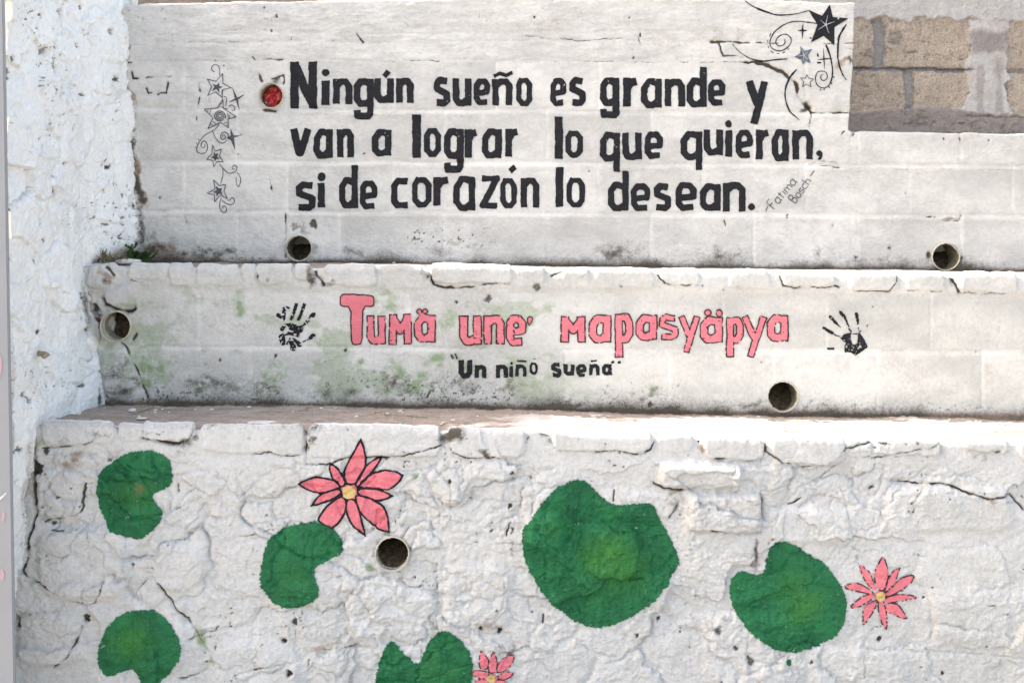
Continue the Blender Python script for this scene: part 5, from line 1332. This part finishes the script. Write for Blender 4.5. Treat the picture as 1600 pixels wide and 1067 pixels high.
pad((0, 680, 5.3333), [(1170, 120), (1270, 125), (1370, 170), (1420, 240), (1435, 320), (1447, 340), (1425, 440), (1310, 475), (1272, 510), (1280, 550), (1330, 600), (1367, 670), (1320, 740), (1230, 830), (1150, 870), (1070, 852), (1000, 822), (890, 770), (855, 700), (800, 580), (808, 400), (838, 290), (930, 220), (1050, 150)], 11,
    [(215, 775, 40, .45)], (219, 763, 13, .95), .9, 'green lily pad with a tan smudge and a notch at right')
pad((400, 667, K), [(300, 528), (360, 533), (425, 570), (475, 620), (486, 680), (472, 712), (330, 765), (328, 820), (362, 910), (322, 972), (230, 1003), (100, 992), (58, 930), (22, 870), (28, 760), (58, 650), (100, 588), (200, 543)], 13, [(450, 900, 40, .3)], None, 2.6, 'green lily pad under the largest pink flower')
pad((780, 720, K), [(400, 108), (475, 106), (520, 148), (620, 248), (720, 238), (853, 230), (870, 290), (930, 390), (988, 510), (1003, 560), (960, 645), (900, 742), (800, 832), (640, 912), (540, 935), (450, 907), (330, 832), (248, 750), (188, 660), (148, 560), (126, 460), (122, 390), (170, 308), (240, 218), (310, 143)], 17,
    [(950, 868, 42, 1.0), (975, 890, 40, .8), (930, 930, 40, .3), (870, 820, 26, .35)], None, 1.6, 'largest green lily pad with a light green centre')
pad((1100, 720, 3.074), [(370, 376), (412, 386), (500, 450), (582, 488), (642, 570), (684, 650), (684, 720), (657, 822), (592, 872), (450, 913), (400, 918), (300, 882), (208, 812), (128, 690), (117, 610), (148, 533), (190, 526), (260, 555), (292, 520), (300, 460), (320, 398)], 19,
    [(1255, 945, 34, .75), (1240, 920, 40, .5), (1245, 965, 25, .6)], None, 1.3, 'green lily pad beside the small pink flower at right')
pad((0, 767, K), [(800, 650), (880, 663), (942, 720), (998, 800), (1011, 880), (992, 950), (885, 1067), (800, 1085), (772, 1000), (730, 984), (680, 994), (620, 1027), (568, 1002), (540, 940), (548, 860), (590, 758), (660, 688), (740, 657)], 23,
    [(205, 1000, 38, .75)], None, 1.0, 'green lily pad low down at the left end')
pad((540, 920, 5.3333), [(390, 415), (430, 468), (500, 550), (612, 636), (640, 560), (680, 460), (720, 400), (790, 325), (880, 358), (960, 418), (1032, 500), (1058, 600), (1058, 740), (1000, 900), (850, 1000), (600, 1030), (400, 980), (270, 880), (243, 780), (268, 630), (310, 508)], 29,
    [(690, 1055, 45, .4)], None, 2.2, 'green lily pad with a deep notch at the bottom edge')
PX, PY = grid_for(1222, 1022, 1244, 1044, .9)
paint('paint_drip', 1, PX, PY, ragged(PX, PY, np.hypot((PX - 1231) / .8, PY - 1032) - 5, 1.2, 4, 5), M['green'], .002, None, lambda x, y: {'heart': x * 0, 'tan': x * 0})

# ---------------------------------------------------------------- flowers
def flower(org, petals, centre, cr, w, seed, faint, label):
    pol = [smooth_poly([pt(*org, *q) for q in p], 2) for p in petals]
    # keep petal tips sharp: blend the raw corner outline back in
    raw = [[pt(*org, *q) for q in p] for p in petals]
    a_ = np.array([q for p in raw for q in p])
    PX, PY = grid_for(a_[:, 0].min() - 5, a_[:, 1].min() - 5, a_[:, 0].max() + 5, a_[:, 1].max() + 5, .85)
    fs = [np.minimum(sdf_poly(PX, PY, p), sdf_poly(PX, PY, r) + .8) for p, r in zip(pol, raw)]
    c = pt(*org, *centre)
    f = np.minimum.reduce(fs + [np.hypot(PX - c[0], PY - c[1]) - cr * 1.3])
    f = ragged(PX, PY, f, .6, 3, seed)
    o = paint('painted_flower', 1, PX, PY, f, M['pink'], .0026)
    tag(o, label)
    wv = w * (1 + .4 * fbm(PX / 7, PY / 7, 2, seed + 5))
    fo = np.minimum.reduce([np.abs(q) for q in fs]) - wv + .35 * fbm(PX / 2.5, PY / 2.5, 2, seed + 8)
    # petals lie over one another: only the line of the upper petal shows inside
    for i in range(len(fs)):
        for j in range(i):
            pass
    if faint: fo = np.where(vn(PX / 3.2, PY / 3.2, seed + 9) > faint, fo + 3, fo)
    fo = np.maximum(fo, cr * .9 - np.hypot(PX - c[0], PY - c[1]))
    paint('flower_outline', 1, PX, PY, fo, M['black'] if not faint else M['pinkline'], .0036, o)
    fc = ragged(PX, PY, np.hypot(PX - c[0], (PY - c[1])) - cr, 1.6, 4, seed + 3)
    paint('flower_centre', 1, PX, PY, fc, M['yellow'], .0040, o)
flower((400, 667, K), [[(500, 320), (485, 250), (520, 180), (555, 120), (585, 60), (608, 130), (612, 200), (590, 260), (550, 320)], [(500, 320), (480, 270), (455, 220), (412, 195), (412, 240), (430, 285), (470, 335)], [(550, 318), (600, 230), (640, 190), (702, 158), (670, 220), (610, 290), (560, 340)],
       [(560, 340), (620, 270), (700, 238), (760, 240), (820, 265), (790, 310), (730, 352), (640, 338)], [(470, 340), (450, 300), (400, 278), (330, 275), (280, 290), (235, 315), (280, 350), (350, 370), (420, 350)], [(560, 345), (640, 338), (700, 355), (762, 385), (690, 412), (630, 400), (570, 375)],
       [(470, 345), (400, 352), (350, 380), (303, 440), (380, 420), (475, 375)], [(475, 380), (400, 430), (355, 490), (340, 522), (420, 570), (470, 520), (500, 460), (502, 400)], [(505, 400), (500, 460), (520, 520), (560, 570), (606, 614), (590, 530), (575, 470), (550, 400)],
       [(550, 385), (570, 460), (620, 520), (680, 570), (742, 592), (730, 500), (710, 440), (650, 405), (570, 375)]], (515, 362), 10, 1.5, 3, None, 'largest pink flower with a bold black outline and ochre centre')
flower((1300, 850, 7.113), [[(500, 500), (470, 420), (470, 290), (530, 165), (565, 125), (600, 220), (630, 330), (610, 420), (570, 520)], [(500, 520), (440, 490), (380, 430), (330, 330), (292, 210), (380, 270), (430, 330), (460, 440)], [(580, 520), (610, 430), (640, 350), (690, 280), (758, 255), (720, 370), (680, 450), (590, 540)],
       [(590, 550), (690, 450), (740, 390), (820, 360), (928, 342), (890, 430), (810, 490), (700, 560), (600, 590)], [(480, 545), (400, 490), (340, 455), (260, 425), (190, 440), (128, 470), (190, 505), (290, 525), (400, 550)], [(600, 590), (700, 570), (800, 560), (890, 570), (973, 597), (860, 620), (740, 640), (600, 655)],
       [(490, 560), (390, 555), (300, 600), (198, 692), (230, 715), (330, 680), (420, 630)], [(600, 655), (730, 660), (790, 740), (858, 838), (790, 830), (700, 790), (610, 760)], [(500, 620), (400, 660), (350, 740), (345, 800), (350, 905), (410, 840), (460, 760), (510, 650)],
       [(590, 640), (600, 720), (620, 830), (617, 975), (570, 900), (530, 800), (515, 680), (520, 640)]], (540, 580), 7.5, .95, 13, .62, 'small pink flower with a broken sketchy outline')
flower((540, 920, 5.3333), [[(1185, 660), (1120, 660), (1110, 600), (1125, 503), (1165, 545), (1195, 580)], [(1190, 690), (1190, 600), (1210, 550), (1235, 505), (1260, 570), (1265, 620), (1250, 690)], [(1255, 690), (1265, 620), (1320, 565), (1412, 543), (1390, 620), (1330, 680)], [(1190, 730), (1190, 680), (1110, 668), (1033, 685), (1080, 725), (1130, 745)],
       [(1260, 720), (1330, 682), (1408, 690), (1370, 735), (1290, 760)], [(1190, 745), (1100, 745), (1060, 790), (1080, 850), (1190, 800)], [(1260, 745), (1350, 765), (1370, 830), (1290, 840), (1240, 800)], [(1190, 780), (1160, 850), (1215, 925), (1270, 850), (1250, 780)]], (1213, 745), 7, .8, 23, .72, 'pink flower cut by the bottom edge with a tall ochre centre')

# ================================================================ drain pipes
def lathe(profile, nseg=48):
    V = []; Q = []
    for r, y in profile:
        for k in range(nseg):
            t = 2 * math.pi * k / nseg
            V.append((r * math.cos(t), y, r * math.sin(t)))
    m = len(profile)
    for i in range(m - 1):
        for k in range(nseg):
            Q.append((i * nseg + k, i * nseg + (k + 1) % nseg, (i + 1) * nseg + (k + 1) % nseg, (i + 1) * nseg + k))
    return np.array(V), np.array(Q)

def pipe(wall, px, py, r, label, slope, seed, tilt=(0, 0), plug=True, out=.012, pale_bore=False):
    D = DW[wall]
    R = r / F * D
    X, Z = float(X_of(px, D)), float(Z_of(py, D))
    s = s3b if (wall == 3 and px > 1328) else sheet_for(wall, px)
    ths = np.linspace(0, 6.28, 24)
    Y = float(s.y_at(X + R * 1.08 * np.cos(ths), Z + R * 1.08 * np.sin(ths)).min())
    root = bpy.data.objects.new('drain_pipe', None)
    COL.objects.link(root); root.location = (X, Y - out, Z)
    root.rotation_euler = (tilt[0], 0, tilt[1])
    root.empty_display_size = .05
    tag(root, label, 'drain pipe', 'plastic drain pipes set in the walls')
    w = .0034
    def shell(nm, prof, mat):
        V, Q = lathe(prof)
        th = np.arctan2(V[:, 2], V[:, 0])
        rr = 1 + .012 * np.cos(2 * th + seed)
        V[:, 0] *= rr; V[:, 2] *= rr
        V[:, 1] += .0015 * fbm(th * 3 + seed, V[:, 1] * 0, 3, seed) * (V[:, 1] < .003)
        return obj(nm, mesh_np(nm, V, Q[:, ::-1]), mat, root)
    shell('pipe_rim', [(R, .34), (R, .05), (R, .004), (R - .0012, 0), (R - w + .001, 0), (R - w, .0015), (R - w, .016)], M['pvc'])
    shell('pipe_bore', [(R - w, .016), (R - w, .05), (R - w, .12), (R - w, .34)], M['pvc'] if pale_bore else M['pvcin'])
    if plug:
        n = 26
        rs = np.linspace(0, 1, n)
        PV = []; PQ_ = []
        for i, q in enumerate(rs):
            for k in range(48):
                t = 2 * math.pi * k / 48
                x = q * (R - w * .9) * math.cos(t); z = q * (R - w * .9) * math.sin(t)
                PV.append((x, 0, z))
        PV = np.array(PV)
        up = (PV[:, 2] / R + 1) / 2
        sx = PV[:, 0] / R
        PV[:, 1] = slope[0] + slope[1] * up ** 1.2 + slope[2] * sx + .010 * fbm(PV[:, 0] * 60 + seed, PV[:, 2] * 60, 4, seed) + .004 * fbm(PV[:, 0] * 220 + seed, PV[:, 2] * 220, 2, seed)
        PV[:, 1] = np.maximum(PV[:, 1], .004)
        for i in range(n - 1):
            for k in range(48):
                PQ_.append((i * 48 + k, (i + 1) * 48 + k, (i + 1) * 48 + (k + 1) % 48, i * 48 + (k + 1) % 48))
        obj('soil_plug', mesh_np('soil_plug', PV, np.array(PQ_)), M['soil'], root)
    return root, R, X, Y, Z
pa = pipe(3, 424, 150, 20, 'drain pipe stuffed with a red wrapper, left of the slogan', (.075, .09, .0), 3, pale_bore=True)
pipe(3, 467.5, 388, 21, 'drain pipe low in the upper wall, below the left end of the slogan', (.05, .20, -.01), 7)
pipe(3, 1477, 401, 22, 'drain pipe low in the upper wall near its right end', (.06, .20, .0), 11, tilt=(.03, -.05), out=.009)
pipe(2, 184, 509, 24, 'drain pipe in the broken left corner of the middle wall', (.085, .08, -.03), 17, tilt=(.03, .05), out=.020, pale_bore=True)
pipe(2, 1223, 619, 25, 'drain pipe at the foot of the middle wall, below the pink words', (.03, .20, .01), 23, tilt=(-.02, -.03), out=.004)
pipe(1, 613, 865, 27, 'drain pipe in the rubble wall just under the largest pink flower', (.03, .22, .0), 29, tilt=(-.03, .03), out=.012)

# crumpled wrapper in the first pipe
_, R, X, Y, Z = pa
n = 40
uv = np.linspace(-1, 1, n)
U, Vv = np.meshgrid(uv, uv, indexing='ij')
q = np.maximum(np.abs(U), np.abs(Vv)); h_ = np.hypot(U, Vv) + 1e-9
cx = U * q / h_ * R * .86; cz = Vv * q / h_ * R * .86
cyy = .040 + .03 * np.hypot(cx, cz) / R + .020 * ridged(cx * 45 + 3, cz * 45, 3, 61) * -1 + .006 * fbm(cx * 90, cz * 90, 2, 63)
VV = np.stack((cx + .004, np.maximum(cyy, .012), cz - .003), -1).reshape(-1, 3)
ii = np.arange(n * n).reshape(n, n)
QQ = np.stack((ii[:-1, :-1], ii[1:, :-1], ii[1:, 1:], ii[:-1, 1:]), -1).reshape(-1, 4)
k_ = NT('crumpled red wrapper')
cc = k_.mix(k_.rng(k_.noise(55, 3), .40, .62), (.40, .015, .02), (.66, .075, .07))
cc = k_.mix(k_.rng(k_.noise(70, 3), .60, .66), cc, (.66, .52, .50))
cc = k_.mix(k_.rng(k_.noise(48, 4), .62, .68), cc, (.03, .02, .02))
M['wrap'] = k_.done(cc, .35, k_.bump(k_.noise(120, 4), .5, .004), .5)
wr = obj('crumpled_wrapper', mesh_np('crumpled_wrapper', VV, QQ, smooth=False), M['wrap'])
wr.location = (X, Y - .012, Z)
tag(wr, 'crumpled red wrapper pushed into the pipe left of the slogan', 'wrapper')

# ================================================================ grey post at the far left
zt_, zb_ = 2.95, 0.0
Dp = 3.30
xt = (4.6 - 800) / F * Dp; xb_ = (22.5 - 800) / F * Dp
z_a = ZC + HZ / F * Dp; z_b = ZC - (1067 - HZ) / F * Dp
def edge_x(z): return xt + (xb_ - xt) * (z_a - z) / (z_a - z_b)
bm = bmesh.new()
vs = []
for z in (zb_, zt_):
    for (dx, y) in ((0, Dp), (0, Dp + .016), (-.22, Dp + .016), (-.22, Dp)):
        vs.append(bm.verts.new((edge_x(z) + dx, y, z)))
for f_ in ((0, 1, 5, 4), (1, 2, 6, 5), (2, 3, 7, 6), (3, 0, 4, 7), (4, 5, 6, 7), (3, 2, 1, 0)):
    bm.faces.new([vs[i] for i in f_])
bmesh.ops.recalc_face_normals(bm, faces=bm.faces)
bmesh.ops.bevel(bm, geom=bm.edges[:], offset=.003, segments=2, affect='EDGES')
me = bpy.data.meshes.new('painted_post'); bm.to_mesh(me); bm.free()
post = tag(obj('painted_post', me, M['post']), 'smooth grey painted post with faint pink smears at the left edge', 'post')
def smear(poly, mat, name):
    P = smooth_poly(poly, 2); a_ = np.array(P)
    PX, PY = grid_for(a_[:, 0].min() - 2, a_[:, 1].min() - 2, a_[:, 0].max() + 2, a_[:, 1].max() + 2, .8)
    vx, vy, Q, T = fill(PX, PY, ragged(PX, PY, sdf_poly(PX, PY, P), .8, 4, 3))
    V = np.stack((X_of(vx, Dp), np.full(len(vx), Dp - .0015), Z_of(vy, Dp)), -1)
    obj(name, mesh_np(name, V, Q[:, ::-1] if len(Q) else Q, [t[::-1] for t in T]), mat, post)
smear([(-6, 548), (3, 556), (4, 575), (1, 590), (-6, 592)], M['smear'], 'paint_smear')
smear([(3, 800), (8, 797), (8, 812), (3, 818)], M['smear'], 'paint_smear')
smear([(0, 890), (6, 888), (7, 905), (0, 908)], M['smear'], 'paint_smear')
smear([(-4, 780), (10, 768), (12, 770), (-3, 784)], M['scratch'], 'scratch')

for w_ in (lower, middle, upper, back, side): w_['kind'] = 'thing'

# ================================================================ small things on the ledges
def rock(name, loc, size, seed, mat, flat=1.0, label=None, cat=None, group=None, rz=0.):
    bm = bmesh.new()
    bmesh.ops.create_icosphere(bm, subdivisions=3, radius=1)
    V = np.array([v.co for v in bm.verts])
    ph = np.arctan2(V[:, 1], V[:, 0]); 
    r = 1 + .30 * fbm(V[:, 0] * 1.6 + seed, V[:, 1] * 1.6 + V[:, 2] * 1.3, 3, seed) + .12 * fbm(V[:, 0] * 5 + seed, V[:, 2] * 5 + V[:, 1] * 4, 2, seed + 1)
    for v, k in zip(bm.verts, r):
        v.co = Vector((v.co.x * size[0] * k, v.co.y * size[1] * k, max(v.co.z, -.55) * size[2] * k * flat))
    me = bpy.data.meshes.new(name); bm.to_mesh(me); bm.free()
    me.polygons.foreach_set('use_smooth', np.ones(len(me.polygons), bool))
    o = obj(name, me, mat); o.location = loc; o.rotation_euler = (0, 0, rz)
    tag(o, label, cat, group)
    return o
def ledge_z(s, x, y):
    """height of a sheet's top at (x, y)"""
    i = int(np.clip((x - s.x[0]) / (s.x[1] - s.x[0]), 0, s.n - 1))
    a = s.nf + s.na
    return float(np.interp(y, s.Yg[i, a:], s.Zg[i, a:]))
def on_ledge(s, px, py):
    # find the ledge point seen at that pixel
    best = None
    for y in np.arange(s.D + .02, s.D + .42, .004):
        x = (px - 800) / F * y
        z = ledge_z(s, x, y)
        p = HZ - (z - ZC) / y * F
        e = abs(p - py)
        if best is None or e < best[0]: best = (e, x, y, z)
    return best[1:]
x, y, z = on_ledge(s2, 206, 413)
rock('plaster_flake', (x, y - .03, z + .010), (.050, .030, .012), 5, M['chip'], 1, 'flat white plaster flake lying on the upper ledge by the corner', 'plaster flake', None, .2)
x, y, z = on_ledge(s2, 187, 411)
rock('stone', (x, y - .02, z + .012), (.016, .014, .015), 9, M['stone'], 1, 'small tan stone beside the white plaster flake', 'stone')
x, y, z = on_ledge(s1, 207, 644)
rock('pebble', (x, y, z + .006), (.014, .011, .008), 12, M['chip'], 1, 'pale rounded pebble on the lower ledge near the corner', 'pebble')
x, y, z = on_ledge(s1, 222, 655)
rock('plaster_flake', (x, y, z + .003), (.018, .012, .004), 15, M['chip'], 1, 'thin pale flake in front of the rounded pebble', 'plaster flake')
x, y, z = on_ledge(s1, 412, 662)
rock('plaster_flake', (x, y, z + .004), (.05, .026, .006), 18, M['chip'], 1, 'wide white plaster flake on the front edge of the lower ledge', 'plaster flake')
x, y, z = on_ledge(s1, 590, 645)
rock('brick_chip', (x, y, z + .004), (.014, .008, .005), 21, simple('brick chip', (.42, .24, .14), (.55, .36, .24), 60), 1, 'small orange brick chip on the lower ledge', 'brick chip')
rnd = random.Random(5)
base = rock('plaster_chip', (0, 0, 0), (.007, .006, .004), 31, M['chip'], 1, 'tiny plaster chip lying on the dirty lower ledge', 'plaster chip', 'plaster chips scattered on the lower ledge')
for k in range(46):
    o = base if k == 0 else base.copy()
    if k: COL.objects.link(o)
    px = rnd.uniform(80, 1590); y = rnd.uniform(D1 + .05, D2 - .03); x = (px - 800) / F * y
    o.location = (x, y, ledge_z(s1, x, y) + .0015)
    sc = rnd.uniform(.4, 1.3); o.scale = (sc, sc * rnd.uniform(.7, 1.2), sc * rnd.uniform(.5, 1)); o.rotation_euler = (0, 0, rnd.uniform(0, 6.28))
rnd = random.Random(11)
base = rock('plaster_crumb', (0, 0, 0), (.006, .005, .004), 33, M['stone'], 1, 'tiny crumb lying on the narrow upper ledge', 'plaster crumb', 'crumbs scattered on the upper ledge')
for k in range(30):
    o = base if k == 0 else base.copy()
    if k: COL.objects.link(o)
    px = rnd.uniform(240, 1590); y = rnd.uniform(D2 + .03, D3 - .02); x = (px - 800) / F * y
    o.location = (x, y, ledge_z(s2, x, y) + .0015)
    sc = rnd.uniform(.4, 1.2); o.scale = (sc, sc, sc * rnd.uniform(.5, 1)); o.rotation_euler = (0, 0, rnd.uniform(0, 6.28))

def twig(name, pts, r, mat, label, cat):
    P = resample([p[:2] for p in pts], .006); zt2 = np.interp(np.linspace(0, 1, len(P)), np.linspace(0, 1, len(pts)), [p[2] for p in pts])
    V = []; Q = []
    n = 7
    for i, (p, zz) in enumerate(zip(P, zt2)):
        rr = r * (.7 + .5 * math.sin(i * 1.7 + r * 1e4) ** 2)
        tg = P[min(i + 1, len(P) - 1)] - P[max(i - 1, 0)]; tg = tg / (np.hypot(*tg) + 1e-9)
        for k in range(n):
            t = 2 * math.pi * k / n
            V.append((p[0] - tg[1] * rr * math.cos(t), p[1] + tg[0] * rr * math.cos(t), zz + rr * math.sin(t)))
    for i in range(len(P) - 1):
        for k in range(n): Q.append((i * n + k, i * n + (k + 1) % n, (i + 1) * n + (k + 1) % n, (i + 1) * n + k))
    m_ = len(P)
    T = [list(range(n))[::-1], [(m_ - 1) * n + k for k in range(n)]]
    return tag(obj(name, mesh_np(name, np.array(V), np.array(Q), T), mat), label, cat)
def lp(px, py, dz=.004):
    x, y, z = on_ledge(s1, px, py); return (x, y, z + dz)
twig('twig', [lp(600, 649), lp(640, 651), lp(668, 653)], .0026, M['wood'], 'thin dark twig lying along the lower ledge', 'twig')
twig('twig', [lp(432, 645), lp(470, 643), lp(484, 638), lp(500, 641)], .0022, M['wood'], 'short bent twig at the back of the lower ledge', 'twig')
twig('twig', [lp(205, 649), lp(222, 643), lp(240, 637)], .0028, M['wood'], 'twig leaning against the foot of the middle wall', 'twig')
# wood stub poking out of the side wall, and a nub of stone
yy, zz = side_pt(62, 552)
xx_ = np.interp(yy, kn_y, [np.interp(zz, kn_z, tabx[k]) for k in kn_y])
twig('wood_stub', [(xx_ - .05, yy + .03, zz), (xx_ + .02, yy - .0, zz - .003), (xx_ + .030, yy - .035, zz - .004)], .009, M['wood'], 'broken wooden stub sticking out of the white side wall', 'wood stub')
yy, zz = side_pt(84, 446)
xx_ = np.interp(yy, kn_y, [np.interp(zz, kn_z, tabx[k]) for k in kn_y])
rock('stone_nub', (xx_ + .004, yy, zz), (.022, .035, .016), 44, M['side'], 1, 'small whitewashed stone sticking out of the side wall', 'stone')

# ================================================================ weeds
def weed(loc, n, hgt, spread, mats, label, seed, broad=.25, away=(0.3, -1)):
    rnd = random.Random(seed)
    V = []; Q = []
    for k in range(n):
        a = rnd.uniform(0, 6.28); ln = hgt * rnd.uniform(.45, 1); wd = ln * broad * rnd.uniform(.6, 1.2)
        bx, by = rnd.gauss(0, spread * .4), rnd.gauss(0, spread * .3)
        dx, dy = math.cos(a) + away[0] * .5, math.sin(a) * .6 + away[1] * .5
        lean = rnd.uniform(.3, 1.0); b0 = len(V); m = 6
        z0 = rnd.uniform(0, hgt * .6)
        for i in range(m + 1):
            t = i / m
            w = wd * math.sin(math.pi * min(1, t * .92 + .06)) ** .8
            cx, cy = bx + dx * ln * lean * t, by + dy * ln * lean * t
            cz = z0 + ln * (t - .45 * lean * t * t)
            for sgn in (-1, 0, 1):
                V.append((cx - dy * w * .5 * sgn, cy + dx * w * .5 * sgn, cz + (abs(sgn)) * w * .15))
        for i in range(m):
            for q in range(2):
                p = b0 + i * 3 + q
                Q.append((p, p + 1, p + 4, p + 3))
    o = obj('weed', mesh_np('weed', np.array(V), np.array(Q)), mats)
    o.location = loc
    return tag(o, label, 'weed', 'weeds in the corner of the upper ledge')
x, y, z = on_ledge(s2, 222, 411)
weed((x, y - .03, z), 80, .045, .060, M['leaf'], 'dark green leafy weed in the corner of the upper ledge', 3, .42)
weed((x - .035, y - .02, z + .05), 26, .026, .03, M['leaf'], 'small green sprig climbing the corner crack above the leafy weed', 13, .42)
x, y, z = on_ledge(s2, 165, 414)
weed((x + .01, y - .03, z), 44, .055, .045, M['drygrass'], 'sparse yellowish weed at the foot of the white side wall', 6, .16)
weed((x + .05, y + .01, z), 45, .036, .06, M['drygrass'], 'tuft of dry brown weed between the flake and the side wall', 8, .10)
